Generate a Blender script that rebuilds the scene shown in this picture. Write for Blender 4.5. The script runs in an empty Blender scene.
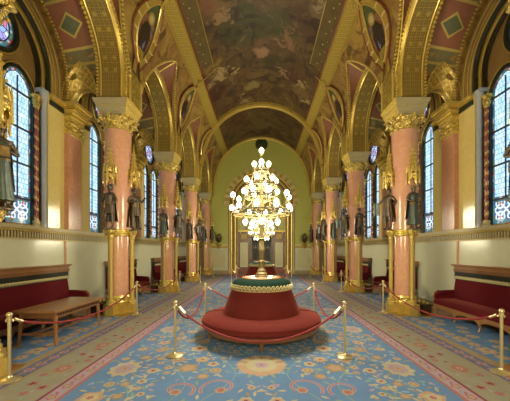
import bpy, math, random
from mathutils import Matrix, Vector
PI = math.pi
rnd = random.Random(7)
SC = bpy.context.scene
COL = SC.collection
sin, cos, sqrt = math.sin, math.cos, math.sqrt

# ------------------------------------------------------------------ materials
M = {}
class N:
    """small node-graph helper"""
    def __init__(s, name):
        s.m = bpy.data.materials.new(name); s.m.use_nodes = True
        s.t = s.m.node_tree; s.t.nodes.clear()
        s.out = s.t.nodes.new('ShaderNodeOutputMaterial')
        M[name] = s.m
    def n(s, typ, **kw):
        nd = s.t.nodes.new(typ)
        ins = kw.pop('ins', {})
        for k, v in kw.items(): setattr(nd, k, v)
        for k, v in ins.items(): s.set(nd.inputs[k], v)
        return nd
    def set(s, sock, v):
        if isinstance(v, bpy.types.NodeSocket): s.t.links.new(v, sock)
        else:
            try: sock.default_value = v
            except Exception: sock.default_value = (*v, 1)
    def math(s, op, a, b=0.0, c=0.0):
        nd = s.n('ShaderNodeMath', operation=op)
        for i, v in enumerate((a, b, c)): s.set(nd.inputs[i], v)
        return nd.outputs[0]
    def mix(s, f, a, b, bt='MIX'):
        nd = s.n('ShaderNodeMix', data_type='RGBA', blend_type=bt)
        s.set(nd.inputs[0], f); s.set(nd.inputs[6], a if isinstance(a, bpy.types.NodeSocket) else (*a[:3], 1))
        s.set(nd.inputs[7], b if isinstance(b, bpy.types.NodeSocket) else (*b[:3], 1))
        return nd.outputs[2]
    def ramp(s, f, stops, interp='LINEAR'):
        nd = s.n('ShaderNodeValToRGB'); s.set(nd.inputs[0], f)
        cr = nd.color_ramp; cr.interpolation = interp
        while len(cr.elements) < len(stops): cr.elements.new(.5)
        for e, (p, c) in zip(cr.elements, stops):
            e.position = p; e.color = (*c[:3], 1)
        return nd.outputs[0]
    def coord(s, which='Object'):
        return s.n('ShaderNodeTexCoord').outputs[which]
    def noise(s, scale, detail=4, rough=.55, dist=0, co=None, out=0):
        nd = s.n('ShaderNodeTexNoise', ins={'Scale': scale, 'Detail': detail, 'Roughness': rough, 'Distortion': dist})
        s.set(nd.inputs['Vector'], co if co is not None else s.coord())
        return nd.outputs[out]
    def bump(s, h, strength=.3, dist=.02):
        nd = s.n('ShaderNodeBump', ins={'Strength': strength, 'Distance': dist, 'Height': h})
        return nd.outputs[0]
    def bsdf(s, color, rough=.5, metal=0.0, normal=None, **kw):
        b = s.n('ShaderNodeBsdfPrincipled')
        s.set(b.inputs['Base Color'], color if isinstance(color, bpy.types.NodeSocket) else (*color[:3], 1))
        s.set(b.inputs['Roughness'], rough); s.set(b.inputs['Metallic'], metal)
        if normal is not None: s.set(b.inputs['Normal'], normal)
        for k, v in kw.items(): s.set(b.inputs[k.replace('_', ' ')], v)
        s.t.links.new(b.outputs[0], s.out.inputs[0])
        return b

def simple(name, c, rough=.5, metal=0.0, var=.15, scale=6, bump=0.0, bscale=30, **kw):
    s = N(name)
    f = s.noise(scale, 4)
    col = s.mix(f, [x*(1-var) for x in c], [min(1, x*(1+var)) for x in c])
    nrm = s.bump(s.noise(bscale, 3), bump) if bump else None
    s.bsdf(col, rough, metal, nrm, **kw)

def gold(name, c, rough=.32, metal=.75, relief=0.0, rscale=14, dark=.45):
    s = N(name)
    f = s.noise(5, 3)
    col = s.mix(f, [x*.85 for x in c], [min(1, x*1.12) for x in c])
    nrm = None
    if relief:
        v = s.n('ShaderNodeTexVoronoi', feature='SMOOTH_F1', ins={'Scale': rscale, 'Vector': s.coord()})
        n2 = s.noise(rscale*1.7, 2)
        h = s.math('ADD', v.outputs[0], s.math('MULTIPLY', n2, .5))
        nrm = s.bump(h, relief, .04)
        col = s.mix(s.math('MULTIPLY', s.math('GREATER_THAN', h, .72), .6), col, [x*dark for x in c])
    s.bsdf(col, rough, metal, nrm)
gold('gold', (.50, .355, .072), .40, .5)
gold('gold_bright', (.70, .53, .15), .33, .6)
gold('gold_relief', (.46, .32, .060), .42, .45, .9, 13)
gold('gold_leaf', (.66, .48, .12), .36, .6, .8, 22)
gold('gold_matt', (.36, .26, .055), .5, .25)
gold('gold_pale', (.50, .41, .18), .5, .2)
gold('gold_brown', (.24, .145, .035), .5, .25, .25, 9)
gold('gold_side_lit', (.78, .58, .12), .4, .3)  # impost gilding, yellow raised to carry the lamplight falling on it
gold('gold_lamp', (.17, .13, .05), .5, .3)
gold('brass', (.62, .54, .32), .36, .8)
simple('stone_gold', (.52, .43, .22), .5, 0, .1, 8)
simple('impost_stone', (.40, .34, .19), .45, .1, .1, 8, .2, 40)
simple('brown_wall', (.25, .15, .045), .5, .1, .2, 3)
simple('terracotta', (.185, .062, .022), .6, 0, .25, 5)
simple('sage', (.125, .105, .036), .6, 0, .25, 5)
simple('painted_green', (.065, .08, .025), .6, 0, .3, 12)
simple('border_brown', (.11, .075, .022), .5, 0, .4, 3)
simple('garland_gold', (.50, .43, .22), .5, 0, .2, 20)
simple('maroon', (.18, .035, .02), .55, 0, .2, 6)
simple('black_trim', (.012, .016, .013), .3)
simple('iron', (.02, .025, .03), .5)
simple('grey_marble', (.36, .38, .39), .2, 0, .15, 6)
simple('twist_red', (.30, .075, .04), .3, 0, .2, 10)
simple('twist_gold', (.62, .45, .18), .35, .4)
simple('bronze', (.105, .078, .052), .42, .55, .45, 7, .3, 25)
simple('bronze_green', (.07, .09, .075), .42, .5, .4, 9, .3, 25)
simple('bronze_cloak', (.07, .052, .038), .4, .55, .45, 6, .3, 25)
simple('wood', (.17, .075, .028), .33, 0, .3, 4)
simple('wood_light', (.25, .12, .045), .3, 0, .25, 4)
simple('wood_dark', (.045, .022, .012), .4, 0, .3, 4)
simple('wood_floor', (.30, .14, .05), .35, 0, .3, 5)
simple('green_fabric', (.005, .020, .014), .95, 0, .25, 20, Specular_IOR_Level=.1)
simple('table_marble', (.55, .36, .25), .12, 0, .3, 9)
simple('rope_red', (.22, .012, .015), .7, 0, .25, 60, .4, 90)
simple('door_panel', (.55, .52, .33), .4, 0, .08, 5)
simple('plinth_gold', (.58, .40, .10), .3, .45, .3, 9, .3, 14)
simple('skirt_stone', (.28, .22, .11), .4, 0, .25, 6)
simple('green_disc', (.05, .06, .03), .25, .3, .2, 8)
simple('wood_door', (.17, .065, .028), .35, 0, .3, 4)
simple('far_room', (.30, .31, .22), .5, 0, .15, 3)

def velvet(name, c):
    s = N(name); f = s.noise(7, 5)
    col = s.mix(f, [x*.8 for x in c], [x*1.2 for x in c])
    s.bsdf(col, .85, 0, s.bump(s.noise(160, 2), .15), Sheen_Weight=.25, Sheen_Roughness=.4, Sheen_Tint=(.9, .25, .2, 1), Specular_IOR_Level=.15)
velvet('velvet_rust', (.115, .014, .012))
velvet('velvet_crimson', (.085, .004, .008))

def marble(name, c1, c2, vein, rough=.18, scale=2.2):
    s = N(name); co = s.coord()
    n1 = s.noise(scale, 8, .62, .8, co)
    base = s.mix(s.math('SMOOTHSTEP', n1, .35, .68) if False else n1, c1, c2)
    n2 = s.noise(scale*1.6, 7, .6, 1.6, co)
    v = s.math('SUBTRACT', 1.0, s.math('MULTIPLY', s.math('ABSOLUTE', s.math('SUBTRACT', n2, .5)), 22))
    v = s.math('MAXIMUM', v, 0)
    col = s.mix(s.math('MULTIPLY', v, .25), base, vein)
    n3 = s.noise(60, 2, .5, 0, co)
    col = s.mix(s.math('MULTIPLY', n3, .25), col, [x*.6 for x in c1])
    s.bsdf(col, rough)
marble('pink_marble', (.50, .235, .145), (.63, .34, .22), (.74, .53, .38), .12)
marble('pink_marble_dull', (.40, .17, .095), (.56, .28, .17), (.7, .45, .3), .2)
marble('dado_marble', (.50, .51, .36), (.64, .64, .48), (.66, .65, .48), .2, 1.0)
marble('cream_stucco', (.56, .43, .13), (.68, .55, .20), (.74, .62, .30), .14, 1.1)
marble('reveal_stucco', (.50, .46, .26), (.58, .54, .32), (.66, .62, .4), .2, 1.1)
marble('far_green', (.36, .36, .075), (.44, .43, .10), (.46, .46, .13), .35, .8)

# coffered lattice for the wide bands (UV in metres)
s = N('band_lattice'); uv = s.coord('UV')
sep = s.n('ShaderNodeSeparateXYZ', ins={0: uv})
def cell(s, x, k):
    return s.math('ABSOLUTE', s.math('SUBTRACT', s.math('FRACT', s.math('MULTIPLY', x, k)), .5))
cx = cell(s, sep.outputs[0], 9.0); cy = cell(s, sep.outputs[1], 9.0)
d = s.math('MAXIMUM', cx, cy)
ln = s.math('GREATER_THAN', d, .38)
dot = s.math('LESS_THAN', s.math('ADD', cx, cy), .22)
f = s.math('MAXIMUM', ln, dot)
col = s.mix(f, (.27, .175, .035), (.40, .28, .065))
s.bsdf(col, .38, .55, s.bump(f, .6, .02))

def lat(name, kx, ky, c1, c2, metal=.5):
    s = N(name); sep = s.n('ShaderNodeSeparateXYZ', ins={0: s.coord('UV')})
    a = s.math('SUBTRACT', sep.outputs[0], sep.outputs[1]); b = s.math('ADD', sep.outputs[0], sep.outputs[1])
    cx = cell(s, a, kx); cy = cell(s, b, ky)
    f = s.math('GREATER_THAN', s.math('MAXIMUM', cx, cy), .40)
    f2 = s.math('LESS_THAN', s.math('MAXIMUM', cx, cy), .14)
    f = s.math('MAXIMUM', f, f2)
    s.bsdf(s.mix(f, c1, c2), .4, metal, s.bump(f, .5, .02))
lat('band_cross', 6.0, 6.0, (.46, .34, .065), (.66, .51, .13))
lat('soffit_diaper', 3.4, 3.4, (.36, .25, .05), (.58, .42, .10), .4)

# ceiling painting: loose cloudy colour fields on the vault (UV = arc length, hall length)
R_V, C_V, HZ = 3.42, 6.45, 1.7
def on_vault(px, py):
    dx, dz = (px-261.5)/280, (250.5-py)/280
    # x = dx t ; z = HZ + dz t
    a = dx*dx+dz*dz; b = 2*dz*(HZ-C_V); c = (HZ-C_V)**2-R_V**2
    t = (-b+sqrt(max(0, b*b-4*a*c)))/(2*a)
    th = math.atan2(dx*t, HZ+dz*t-C_V)
    return th*R_V, t
def fresco(name, blobs, base1, base2, base3, mul=(.54, .50, .46)):
    s = N(name); uv = s.coord('UV')
    big = s.noise(.9, 7, .62, 1.2, uv); 
    wn = s.noise(1.3, 5, .6, .5, uv, 1)
    w = s.n('ShaderNodeVectorMath', operation='SUBTRACT', ins={0: wn, 1: (.5, .5, .5)})
    w2 = s.n('ShaderNodeVectorMath', operation='SCALE', ins={0: w.outputs[0], 'Scale': .95})
    uvw = s.n('ShaderNodeVectorMath', operation='ADD', ins={0: uv, 1: w2.outputs[0]}).outputs[0]
    col = s.ramp(big, [(.30, base1), (.45, base2), (.56, base3), (.66, base1)])
    def paint(col, px, py, r, c, k=.85):
        u, v = on_vault(px, py)
        ds = s.n('ShaderNodeVectorMath', operation='DISTANCE', ins={0: uvw if r > .34 else uvh, 1: (u, v, 0)}).outputs['Value']
        mr = s.n('ShaderNodeMapRange', interpolation_type='SMOOTHSTEP', ins={0: ds, 1: r*1.1, 2: r*(.55 if r > .34 else .85), 3: 0, 4: k}).outputs[0]
        return s.mix(mr, col, c)
    wn2 = s.noise(2.6, 4, .6, 1.0, uv, 1)
    w3 = s.n('ShaderNodeVectorMath', operation='SUBTRACT', ins={0: wn2, 1: (.5, .5, .5)})
    w4 = s.n('ShaderNodeVectorMath', operation='MULTIPLY', ins={0: w3.outputs[0], 1: (1.6, 2.4, 0)})
    uvh = s.n('ShaderNodeVectorMath', operation='ADD', ins={0: uv, 1: w4.outputs[0]}).outputs[0]
    for (px, py, r, c) in blobs:
        if r > .34: col = paint(col, px, py, r, c)
    mr_ = lambda f, lo, hi, k: s.n('ShaderNodeMapRange', interpolation_type='SMOOTHSTEP', ins={0: f, 1: lo, 2: hi, 3: 0, 4: k}).outputs[0]
    fine = s.noise(.75, 7, .56, 2.2, uv)
    col = s.mix(mr_(fine, .53, .60, .30), col, (.20, .125, .05))
    col = s.mix(mr_(fine, .60, .66, .45), col, (.38, .27, .12))
    col = s.mix(mr_(fine, .47, .38, .75), col, (.045, .022, .013))
    f3 = s.noise(1.5, 6, .6, 1.4, uv)
    col = s.mix(mr_(f3, .56, .62, .55), col, (.085, .020, .014))
    f4 = s.noise(2.6, 5, .6, 1.0, uv)
    col = s.mix(mr_(f4, .60, .66, .35), col, (.34, .24, .12))
    col = s.mix(1.0, col, mul, 'MULTIPLY')
    for (px, py, r, c) in blobs:
        if r <= .34: col = paint(col, px, py, r*1.35, [x*.8 for x in c], .62)
    s.bsdf(col, .55, 0)
fresco('fresco', [
    (242, 25, 1.1, (.075, .095, .02)), (278, 24, .8, (.08, .10, .02)), (262, 46, .5, (.27, .15, .06)),
    (213, 68, .55, (.40, .27, .06)), (222, 8, .5, (.30, .19, .07)), (256, 78, .6, (.26, .16, .06)),
    (305, 22, .8, (.14, .075, .035)), (322, 8, .5, (.30, .21, .10)), (213, 98, .9, (.10, .022, .014)),
    (300, 95, .6, (.30, .19, .07)), (275, 62, .6, (.07, .07, .02)), (198, 35, .5, (.17, .10, .03)),
    (262, 125, .9, (.25, .19, .06)), (235, 120, 1.0, (.16, .06, .03)), (288, 118, 1.0, (.15, .08, .03)),
    (292, 76, .7, (.14, .055, .03)), (240, 60, .5, (.15, .10, .03)), (204, 60, .20, (.62, .44, .12)), (220, 74, .22, (.55, .40, .17)), (234, 71, .13, (.60, .42, .16)), (211, 84, .2, (.45, .31, .12)),
    (262, 52, .28, (.48, .27, .15)), (252, 86, .3, (.36, .27, .10)), (300, 86, .22, (.50, .38, .14)), (306, 102, .16, (.55, .42, .17)), (226, 106, .2, (.13, .02, .02)),
    (320, 4, .16, (.40, .31, .18)), (330, 18, .16, (.38, .29, .16)), (288, 40, .22, (.35, .16, .09)), (296, 60, .2, (.05, .03, .015)), (232, 92, .3, (.04, .018, .012)), (276, 92, .3, (.05, .03, .014)), (198, 52, .3, (.05, .03, .015)),
    (222, 18, .25, (.42, .25, .12)), (210, 4, .3, (.26, .10, .05)), (246, 100, .18, (.42, .32, .15)), (282, 72, .18, (.40, .26, .14))],
    (.10, .055, .020), (.17, .10, .035), (.22, .14, .05))
fresco('spandrel_paint', [], (.30, .20, .05), (.24, .13, .04), (.36, .25, .06), (1.0, .95, .8))
s = N('figure_paint')
co = s.coord('UV'); a = s.noise(3.2, 6, .6, 1.5, co)
s.bsdf(s.ramp(a, [(.30, (.02, .05, .06)), (.42, (.10, .10, .08)), (.5, (.28, .13, .06)), (.58, (.20, .05, .03)), (.68, (.06, .10, .03))]), .5)

# stained glass (daylight put in as the panes' own emission)
def glass(name, mode):
    s = N(name); uv = s.coord('UV')
    if mode == 'scale':
        b = s.n('ShaderNodeTexBrick', offset=.5, ins={'Vector': uv, 'Color1': (.52, .78, .95, 1), 'Color2': (.90, .93, .96, 1), 'Mortar': (.14, .26, .42, 1),
              'Scale': 1.0, 'Mortar Size': .006, 'Mortar Smooth': .3, 'Bias': .1, 'Brick Width': .085, 'Row Height': .115})
        n1 = s.noise(5, 3, .6, 0, uv)
        c = s.mix(s.n('ShaderNodeMapRange', ins={0: n1, 1: .40, 2: .62, 3: 0, 4: .75}).outputs[0], b.outputs[0], (.30, .55, .80), 'MULTIPLY' if False else 'MIX')
        c = s.mix(s.math('SUBTRACT', 1.0, b.outputs[1]), (.12, .22, .36), c)
        n2 = s.noise(14, 2, .5, 0, uv)
        c = s.mix(s.n('ShaderNodeMapRange', ins={0: n2, 1: .60, 2: .68, 3: 0, 4: .5}).outputs[0], c, (.25, .45, .40))
        c = s.mix(1.0, c, (.80, .93, 1.0), 'MULTIPLY'); st = 1.1
    elif mode == 'border':
        v = s.n('ShaderNodeTexVoronoi', ins={'Vector': uv, 'Scale': 13})
        sp = s.n('ShaderNodeSeparateColor', ins={0: v.outputs[1]})
        c = s.ramp(sp.outputs[0], [(0, (.05, .10, .25)), (.25, (.03, .25, .30)), (.5, (.35, .05, .03)), (.65, (.10, .20, .08)), (.8, (.5, .55, .6))], 'CONSTANT')
        st = .6
    elif mode == 'ornate':
        sep = s.n('ShaderNodeSeparateXYZ', ins={0: uv})
        x = s.math('SUBTRACT', s.math('FRACT', s.math('MULTIPLY', sep.outputs[0], 3.2)), .5)
        y = s.math('SUBTRACT', s.math('FRACT', s.math('MULTIPLY', sep.outputs[1], 3.2)), .5)
        r = s.math('SQRT', s.math('ADD', s.math('MULTIPLY', x, x), s.math('MULTIPLY', y, y)))
        k1 = s.math('LESS_THAN', s.math('ABSOLUTE', s.math('SUBTRACT', s.math('ABSOLUTE', x), s.math('ABSOLUTE', y))), .10)
        k2 = s.math('LESS_THAN', s.math('ABSOLUTE', s.math('SUBTRACT', r, .36)), .06)
        c = s.mix(s.math('MAXIMUM', k1, k2), (.03, .12, .30), (.75, .85, .9))
        c = s.mix(s.math('LESS_THAN', r, .10), c, (.5, .1, .05))
        st = .9
    else:
        v = s.n('ShaderNodeTexVoronoi', ins={'Vector': uv, 'Scale': 9})
        sp = s.n('ShaderNodeSeparateColor', ins={0: v.outputs[1]})
        c = s.ramp(sp.outputs[0], [(0, (.55, .70, .95)), (.3, (.25, .40, .85)), (.5, (.80, .82, .95)), (.7, (.35, .30, .75)), (.88, (.6, .15, .2))], 'CONSTANT')
        e = s.n('ShaderNodeTexVoronoi', feature='DISTANCE_TO_EDGE', ins={'Vector': uv, 'Scale': 9})
        c = s.mix(s.math('LESS_THAN', e.outputs[0], .06), c, (.02, .03, .06))
        st = 1.1
    b = s.bsdf((.05, .06, .08), .15)
    s.set(b.inputs['Emission Color'], c); s.set(b.inputs['Emission Strength'], st*WIN)
WIN = 1.25
for nm in ('scale', 'border', 'ornate', 'rose'): glass('glass_'+nm, nm)
s = N('lamp_glass')
b = s.bsdf((.9, .85, .7), .3); s.set(b.inputs['Emission Color'], (1, .90, .68, 1)); s.set(b.inputs['Emission Strength'], 3.2)

# carpet colours
def wool(name, c):
    s = N(name); f = s.noise(3.5, 6, .65)
    f2 = s.noise(120, 2)
    col = s.mix(f, [x*.78 for x in c], [min(1, x*1.25) for x in c])
    col = s.mix(s.math('MULTIPLY', f2, .35), col, [x*.5 for x in c])
    s.bsdf(col, .95, 0, None, Specular_IOR_Level=.1)
for nm, c in {'wool_blue': (.12, .22, .42), 'wool_blue_dark': (.04, .10, .25), 'wool_beige': (.275, .26, .21), 'wool_tan': (.30, .245, .16),
              'wool_peach': (.42, .29, .21), 'wool_cream': (.42, .38, .27), 'wool_rose': (.34, .15, .15), 'wool_red': (.22, .055, .075),
              'wool_purple': (.15, .14, .25), 'wool_lilac': (.36, .28, .36), 'wool_leaf': (.22, .32, .24), 'wool_sky': (.22, .36, .50)}.items():
    wool(nm, c)

# ------------------------------------------------------------------ geometry helper
class G:
    def __init__(s):
        s.v = []; s.f = []; s.T = None
    def av(s, p):
        p = Vector(p)
        if s.T is not None: p = s.T @ p
        s.v.append(p[:]); return len(s.v)-1
    def face(s, idx, m, smooth=False, uv=None): s.f.append((tuple(idx), m, smooth, uv))
    def poly(s, pts, m, smooth=False, uv=None): s.face([s.av(p) for p in pts], m, smooth, uv)
    def box(s, c, d, m, rot=0.0, taper=1.0, taper_y=None):
        cx, cy, cz = c; hx, hy, hz = d[0]/2, d[1]/2, d[2]/2
        ty = taper if taper_y is None else taper_y
        P = []
        for z, kx, ky in ((-hz, 1, 1), (hz, taper, ty)):
            for x, y in ((-hx, -hy), (hx, -hy), (hx, hy), (-hx, hy)):
                x2, y2 = x*kx, y*ky
                P.append(s.av((cx+x2*cos(rot)-y2*sin(rot), cy+x2*sin(rot)+y2*cos(rot), cz+z)))
        for q in ((0, 3, 2, 1), (4, 5, 6, 7), (0, 1, 5, 4), (1, 2, 6, 5), (2, 3, 7, 6), (3, 0, 4, 7)):
            s.face([P[i] for i in q], m)
    def bb(s, x0, x1, y0, y1, z0, z1, m):
        s.box(((x0+x1)/2, (y0+y1)/2, (z0+z1)/2), (abs(x1-x0), abs(y1-y0), abs(z1-z0)), m)
    def grid(s, fn, nu, nv, m, smooth=True, uv=None, closed_u=False):
        ids = [[s.av(fn(i/nu, j/nv)) for j in range(nv+1)] for i in range(nu+(0 if closed_u else 1))]
        n = len(ids)
        for i in range(nu):
            for j in range(nv):
                a, b = ids[i], ids[(i+1) % n]
                mm = m(i/nu, j/nv) if callable(m) else m
                if mm is None: continue
                U = None
                if uv: U = [uv(i/nu, j/nv), uv((i+1)/nu, j/nv), uv((i+1)/nu, (j+1)/nv), uv(i/nu, (j+1)/nv)]
                s.face((a[j], b[j], b[j+1], a[j+1]), mm, smooth, U)
    def lathe(s, prof, m, c=(0, 0, 0), seg=24, smooth=True, rot=0.0, sq=None, mats=None):
        rings = []
        for r, z in prof:
            ring = []
            for k in range(seg):
                a = rot+2*PI*k/seg
                rr = r(a) if callable(r) else r
                ring.append(s.av((c[0]+rr*cos(a), c[1]+rr*sin(a), c[2]+z)))
            rings.append(ring)
        for i in range(len(rings)-1):
            mm = mats[i] if mats else m
            for k in range(seg):
                s.face((rings[i][k], rings[i][(k+1) % seg], rings[i+1][(k+1) % seg], rings[i+1][k]), mm, smooth)
        s.face(tuple(reversed(rings[0])), mats[0] if mats else m); s.face(tuple(rings[-1]), mats[-1] if mats else m)
    def tube(s, pts, r, m, seg=8, closed=False, caps=True, smooth=True):
        pts = [Vector(p) for p in pts]; n = len(pts); rings = []
        up = Vector((0, 0, 1)); prev = None
        for i, p in enumerate(pts):
            if closed: d = pts[(i+1) % n]-pts[i-1]
            else: d = pts[min(i+1, n-1)]-pts[max(i-1, 0)]
            if d.length < 1e-9: d = up.copy()
            d.normalize()
            if prev is None:
                a = d.cross(up)
                if a.length < .05: a = d.cross(Vector((1, 0, 0)))
            else:
                a = prev-d*prev.dot(d)
                if a.length < 1e-6: a = d.cross(up)
            a.normalize(); prev = a; b = d.cross(a)
            rr = r[i] if isinstance(r, (list, tuple)) else r
            rings.append([s.av(p+a*rr*cos(2*PI*k/seg)+b*rr*sin(2*PI*k/seg)) for k in range(seg)])
        for i in range(n if closed else n-1):
            A, B = rings[i], rings[(i+1) % n]
            for k in range(seg): s.face((A[k], A[(k+1) % seg], B[(k+1) % seg], B[k]), m, smooth)
        if caps and not closed:
            s.face(tuple(reversed(rings[0])), m); s.face(tuple(rings[-1]), m)
    def ball(s, c, r, m, seg=6, rings=4, sz=1.0, smooth=True):
        prof = []
        ids = []
        top = s.av((c[0], c[1], c[2]+r*sz)); bot = s.av((c[0], c[1], c[2]-r*sz))
        for j in range(1, rings):
            t = PI*j/rings
            ids.append([s.av((c[0]+r*sin(t)*cos(2*PI*k/seg), c[1]+r*sin(t)*sin(2*PI*k/seg), c[2]+r*sz*cos(t))) for k in range(seg)])
        for k in range(seg):
            k2 = (k+1) % seg
            s.face((top, ids[0][k], ids[0][k2]), m, smooth); s.face((bot, ids[-1][k2], ids[-1][k]), m, smooth)
            for j in range(len(ids)-1): s.face((ids[j][k], ids[j+1][k], ids[j+1][k2], ids[j][k2]), m, smooth)
    def beads(s, pts, r, m, gap=2.0):
        pts = [Vector(p) for p in pts]; acc = 0.0; step = r*gap
        for a, b in zip(pts, pts[1:]):
            L = (b-a).length
            while acc <= L and L > 0:
                s.ball(a+(b-a)*(acc/L), r, m, 6, 3); acc += step
            acc -= L
    def strip(s, A, B, m, smooth=True, uv=None):
        ia = [s.av(p) for p in A]; ib = [s.av(p) for p in B]
        d = 0.0
        for i in range(len(A)-1):
            L = (Vector(A[i+1])-Vector(A[i])).length; w = (Vector(B[i])-Vector(A[i])).length
            s.face((ia[i], ib[i], ib[i+1], ia[i+1]), m, smooth, [(0, d), (w, d), (w, d+L), (0, d+L)]); d += L
    def ribbon(s, pts, w, m, axis, th=0.0):
        """flat bar following pts; axis = wide direction"""
        ax = Vector(axis)*(w/2)
        s.strip([Vector(p)-ax for p in pts], [Vector(p)+ax for p in pts], m)
    def build(s, name, parent=None, loc=(0, 0, 0), rotz=0.0, angle=38):
        me = bpy.data.meshes.new(name)
        me.from_pydata(s.v, [], [f[0] for f in s.f])
        names = []
        for f in s.f:
            if f[1] not in names: names.append(f[1])
        for n in names: me.materials.append(M[n])
        me.polygons.foreach_set('material_index', [names.index(f[1]) for f in s.f])
        me.polygons.foreach_set('use_smooth', [bool(f[2]) for f in s.f])
        if any(f[3] for f in s.f):
            uvl = me.uv_layers.new(name='UVMap'); k = 0; data = []
            for f in s.f:
                for i in range(len(f[0])):
                    data += list(f[3][i][:2]) if f[3] else [0.0, 0.0]
            uvl.data.foreach_set('uv', data)
        me.update()
        try: me.set_sharp_from_angle(angle=math.radians(angle))
        except Exception: pass
        o = bpy.data.objects.new(name, me); COL.objects.link(o)
        o.location = loc; o.rotation_euler = (0, 0, rotz)
        if parent is not None: o.parent = parent
        return o

def tag(o, label=None, cat=None, group=None, kind=None):
    for k, v in (('label', label), ('category', cat), ('group', group), ('kind', kind)):
        if v: o[k] = v
    return o
def empty(name, loc=(0, 0, 0), rz=0.0):
    o = bpy.data.objects.new(name, None); COL.objects.link(o)
    o.location = loc; o.rotation_euler = (0, 0, rz); o.empty_display_size = .2
    return o
def copy_tree(o, parent=None, depth=0):
    c = o.copy(); COL.objects.link(c)
    if parent is not None: c.parent = parent
    for ch in list(o.children): copy_tree(ch, c, depth+1)
    return c
def struct(g, name): return tag(g.build(name), kind='structure')

# ------------------------------------------------------------------ layout numbers (metres)
BAY = 3.95; COL0 = 3.69; XC = 3.9; XW = 5.2; XI = 5.45; YF = 20.2; YB = COL0-2*BAY
def colY(i): return COL0+BAY*i
def bayY(b): return COL0+BAY*(b-.5)           # bay b lies between column b-1 and column b
BAYS = range(-1, 5)                            # 1 = first bay in view
HB = BAY/2
PR, PC = 1.63, 6.22                            # groin / cross vault radius and centre height
RI = 1.58                                      # arcade arch intrados
def arc(r, c, base, n=28):
    """(u,z) points of a stilted arch from one leg to the other"""
    P = [(-r, base)] if base < c else []
    P += [(-r*cos(PI*i/n), c+r*sin(PI*i/n)) for i in range(n+1)]
    if base < c: P.append((r, base))
    return P
SIDE = {-1: 'left', 1: 'right'}
# ------------------------------------------------------------------ floor and carpets
g = G(); g.bb(-5.3, 5.3, YB, 30, -.2, 0, 'wood_floor'); struct(g, 'floor')

def flower(g, x, y, r, cols, z, n=8, amp=.18, ph=0.0, sq=1.0):
    z += .00015*LZ.random()
    for k, c in enumerate(cols):
        rr = r*(1-.36*k); zz = z+.0008*k
        cen = g.av((x, y, zz)); m = n*4
        ids = [g.av((x+rr*(1+amp*cos(n*(2*PI*i/m))) * cos(2*PI*i/m+ph), y+sq*rr*(1+amp*cos(n*(2*PI*i/m)))*sin(2*PI*i/m+ph), zz)) for i in range(m)]
        for i in range(m): g.face((cen, ids[i], ids[(i+1) % m]), c)
LZ = random.Random(5)
def leaf(g, x, y, L, w, a, c, z):
    z += .0002+.0004*LZ.random()
    P = []
    for t, k in ((0, 0), (.3, .8), (.55, 1), (.8, .6), (1, 0), (.8, -.6), (.55, -1), (.3, -.8)):
        lx, ly = (t-.5)*L, k*w/2
        P.append((x+lx*cos(a)-ly*sin(a), y+lx*sin(a)+ly*cos(a), z))
    g.poly(P, c)
def vine(g, pts, w, c, z):
    A, B = [], []
    for i, p in enumerate(pts):
        q0, q1 = pts[max(0, i-1)], pts[min(len(pts)-1, i+1)]
        dx, dy = q1[0]-q0[0], q1[1]-q0[1]; L = math.hypot(dx, dy) or 1
        A.append((p[0]-dy/L*w/2, p[1]+dx/L*w/2, z)); B.append((p[0]+dy/L*w/2, p[1]-dx/L*w/2, z))
    g.strip(A, B, c, False)

T = .012
g = G()
g.bb(-3.48, 3.48, 0.4, 19.9, .0, T, 'wool_tan')
def band(x0, x1, c, z):
    for s_ in (-1, 1):
        g.poly([(s_*x0, .4, z), (s_*x1, .4, z), (s_*x1, 19.9, z), (s_*x0, 19.9, z)], c)
z1 = T+.0008; z2 = z1+.0010; z3 = z2+.0012; z4 = z3+.0012
g.poly([(-2.28, .45, z1), (2.28, .45, z1), (2.28, 19.6, z1), (-2.28, 19.6, z1)], 'wool_blue')
band(2.28, 2.33, 'wool_rose', z1); band(2.33, 2.50, 'wool_lilac', z1); band(2.50, 2.54, 'wool_red', z1)
band(2.54, 3.12, 'wool_beige', z1); band(3.14, 3.17, 'wool_tan', z1); band(3.17, 3.40, 'wool_purple', z1)
y = .6
k = 0
while y < 19.4:
    for s_ in (-1, 1):
        flower(g, s_*2.415, y, .055, ['wool_rose', 'wool_peach'], z2, 5, .25, k)
        flower(g, s_*3.285, y, .065, ['wool_lilac', 'wool_rose'], z2, 6, .2, k)
        leaf(g, s_*3.285, y+.14, .14, .05, PI/2+.5*s_, 'wool_tan', z2)
        leaf(g, s_*2.415, y+.09, .09, .04, PI/2-.6*s_, 'wool_rose', z2)
    y += .26 if k % 2 else .22; k += 1
y = 1.0; k = 0
R2 = random.Random(3)
while y < 19.3:
    for s_ in (-1, 1):
        if k % 2 == 0:
            flower(g, s_*2.83, y, .15, ['wool_tan', 'wool_rose', 'wool_peach', 'wool_red'], z2, 10, .12, 0, 1.2)
        else:
            for q in (-1, 1): flower(g, s_*(2.80+q*.1), y+q*.05, .055, ['wool_rose', 'wool_red'], z2, 5, .3, q)
        flower(g, s_*(2.66+.3*((k*7) % 3)/2), y+.30, .05, ['wool_rose'], z2, 5, .3, k)
        leaf(g, s_*(2.95-.2*((k*5) % 3)/2), y+.2, .13, .04, k*1.3, 'wool_leaf', z2)
        vine(g, [(s_*(2.83+.16*sin(t*PI/4+k*PI)), y+.5*t/8) for t in range(9)], .012, 'wool_tan', z2)
    y += .5; k += 1
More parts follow.
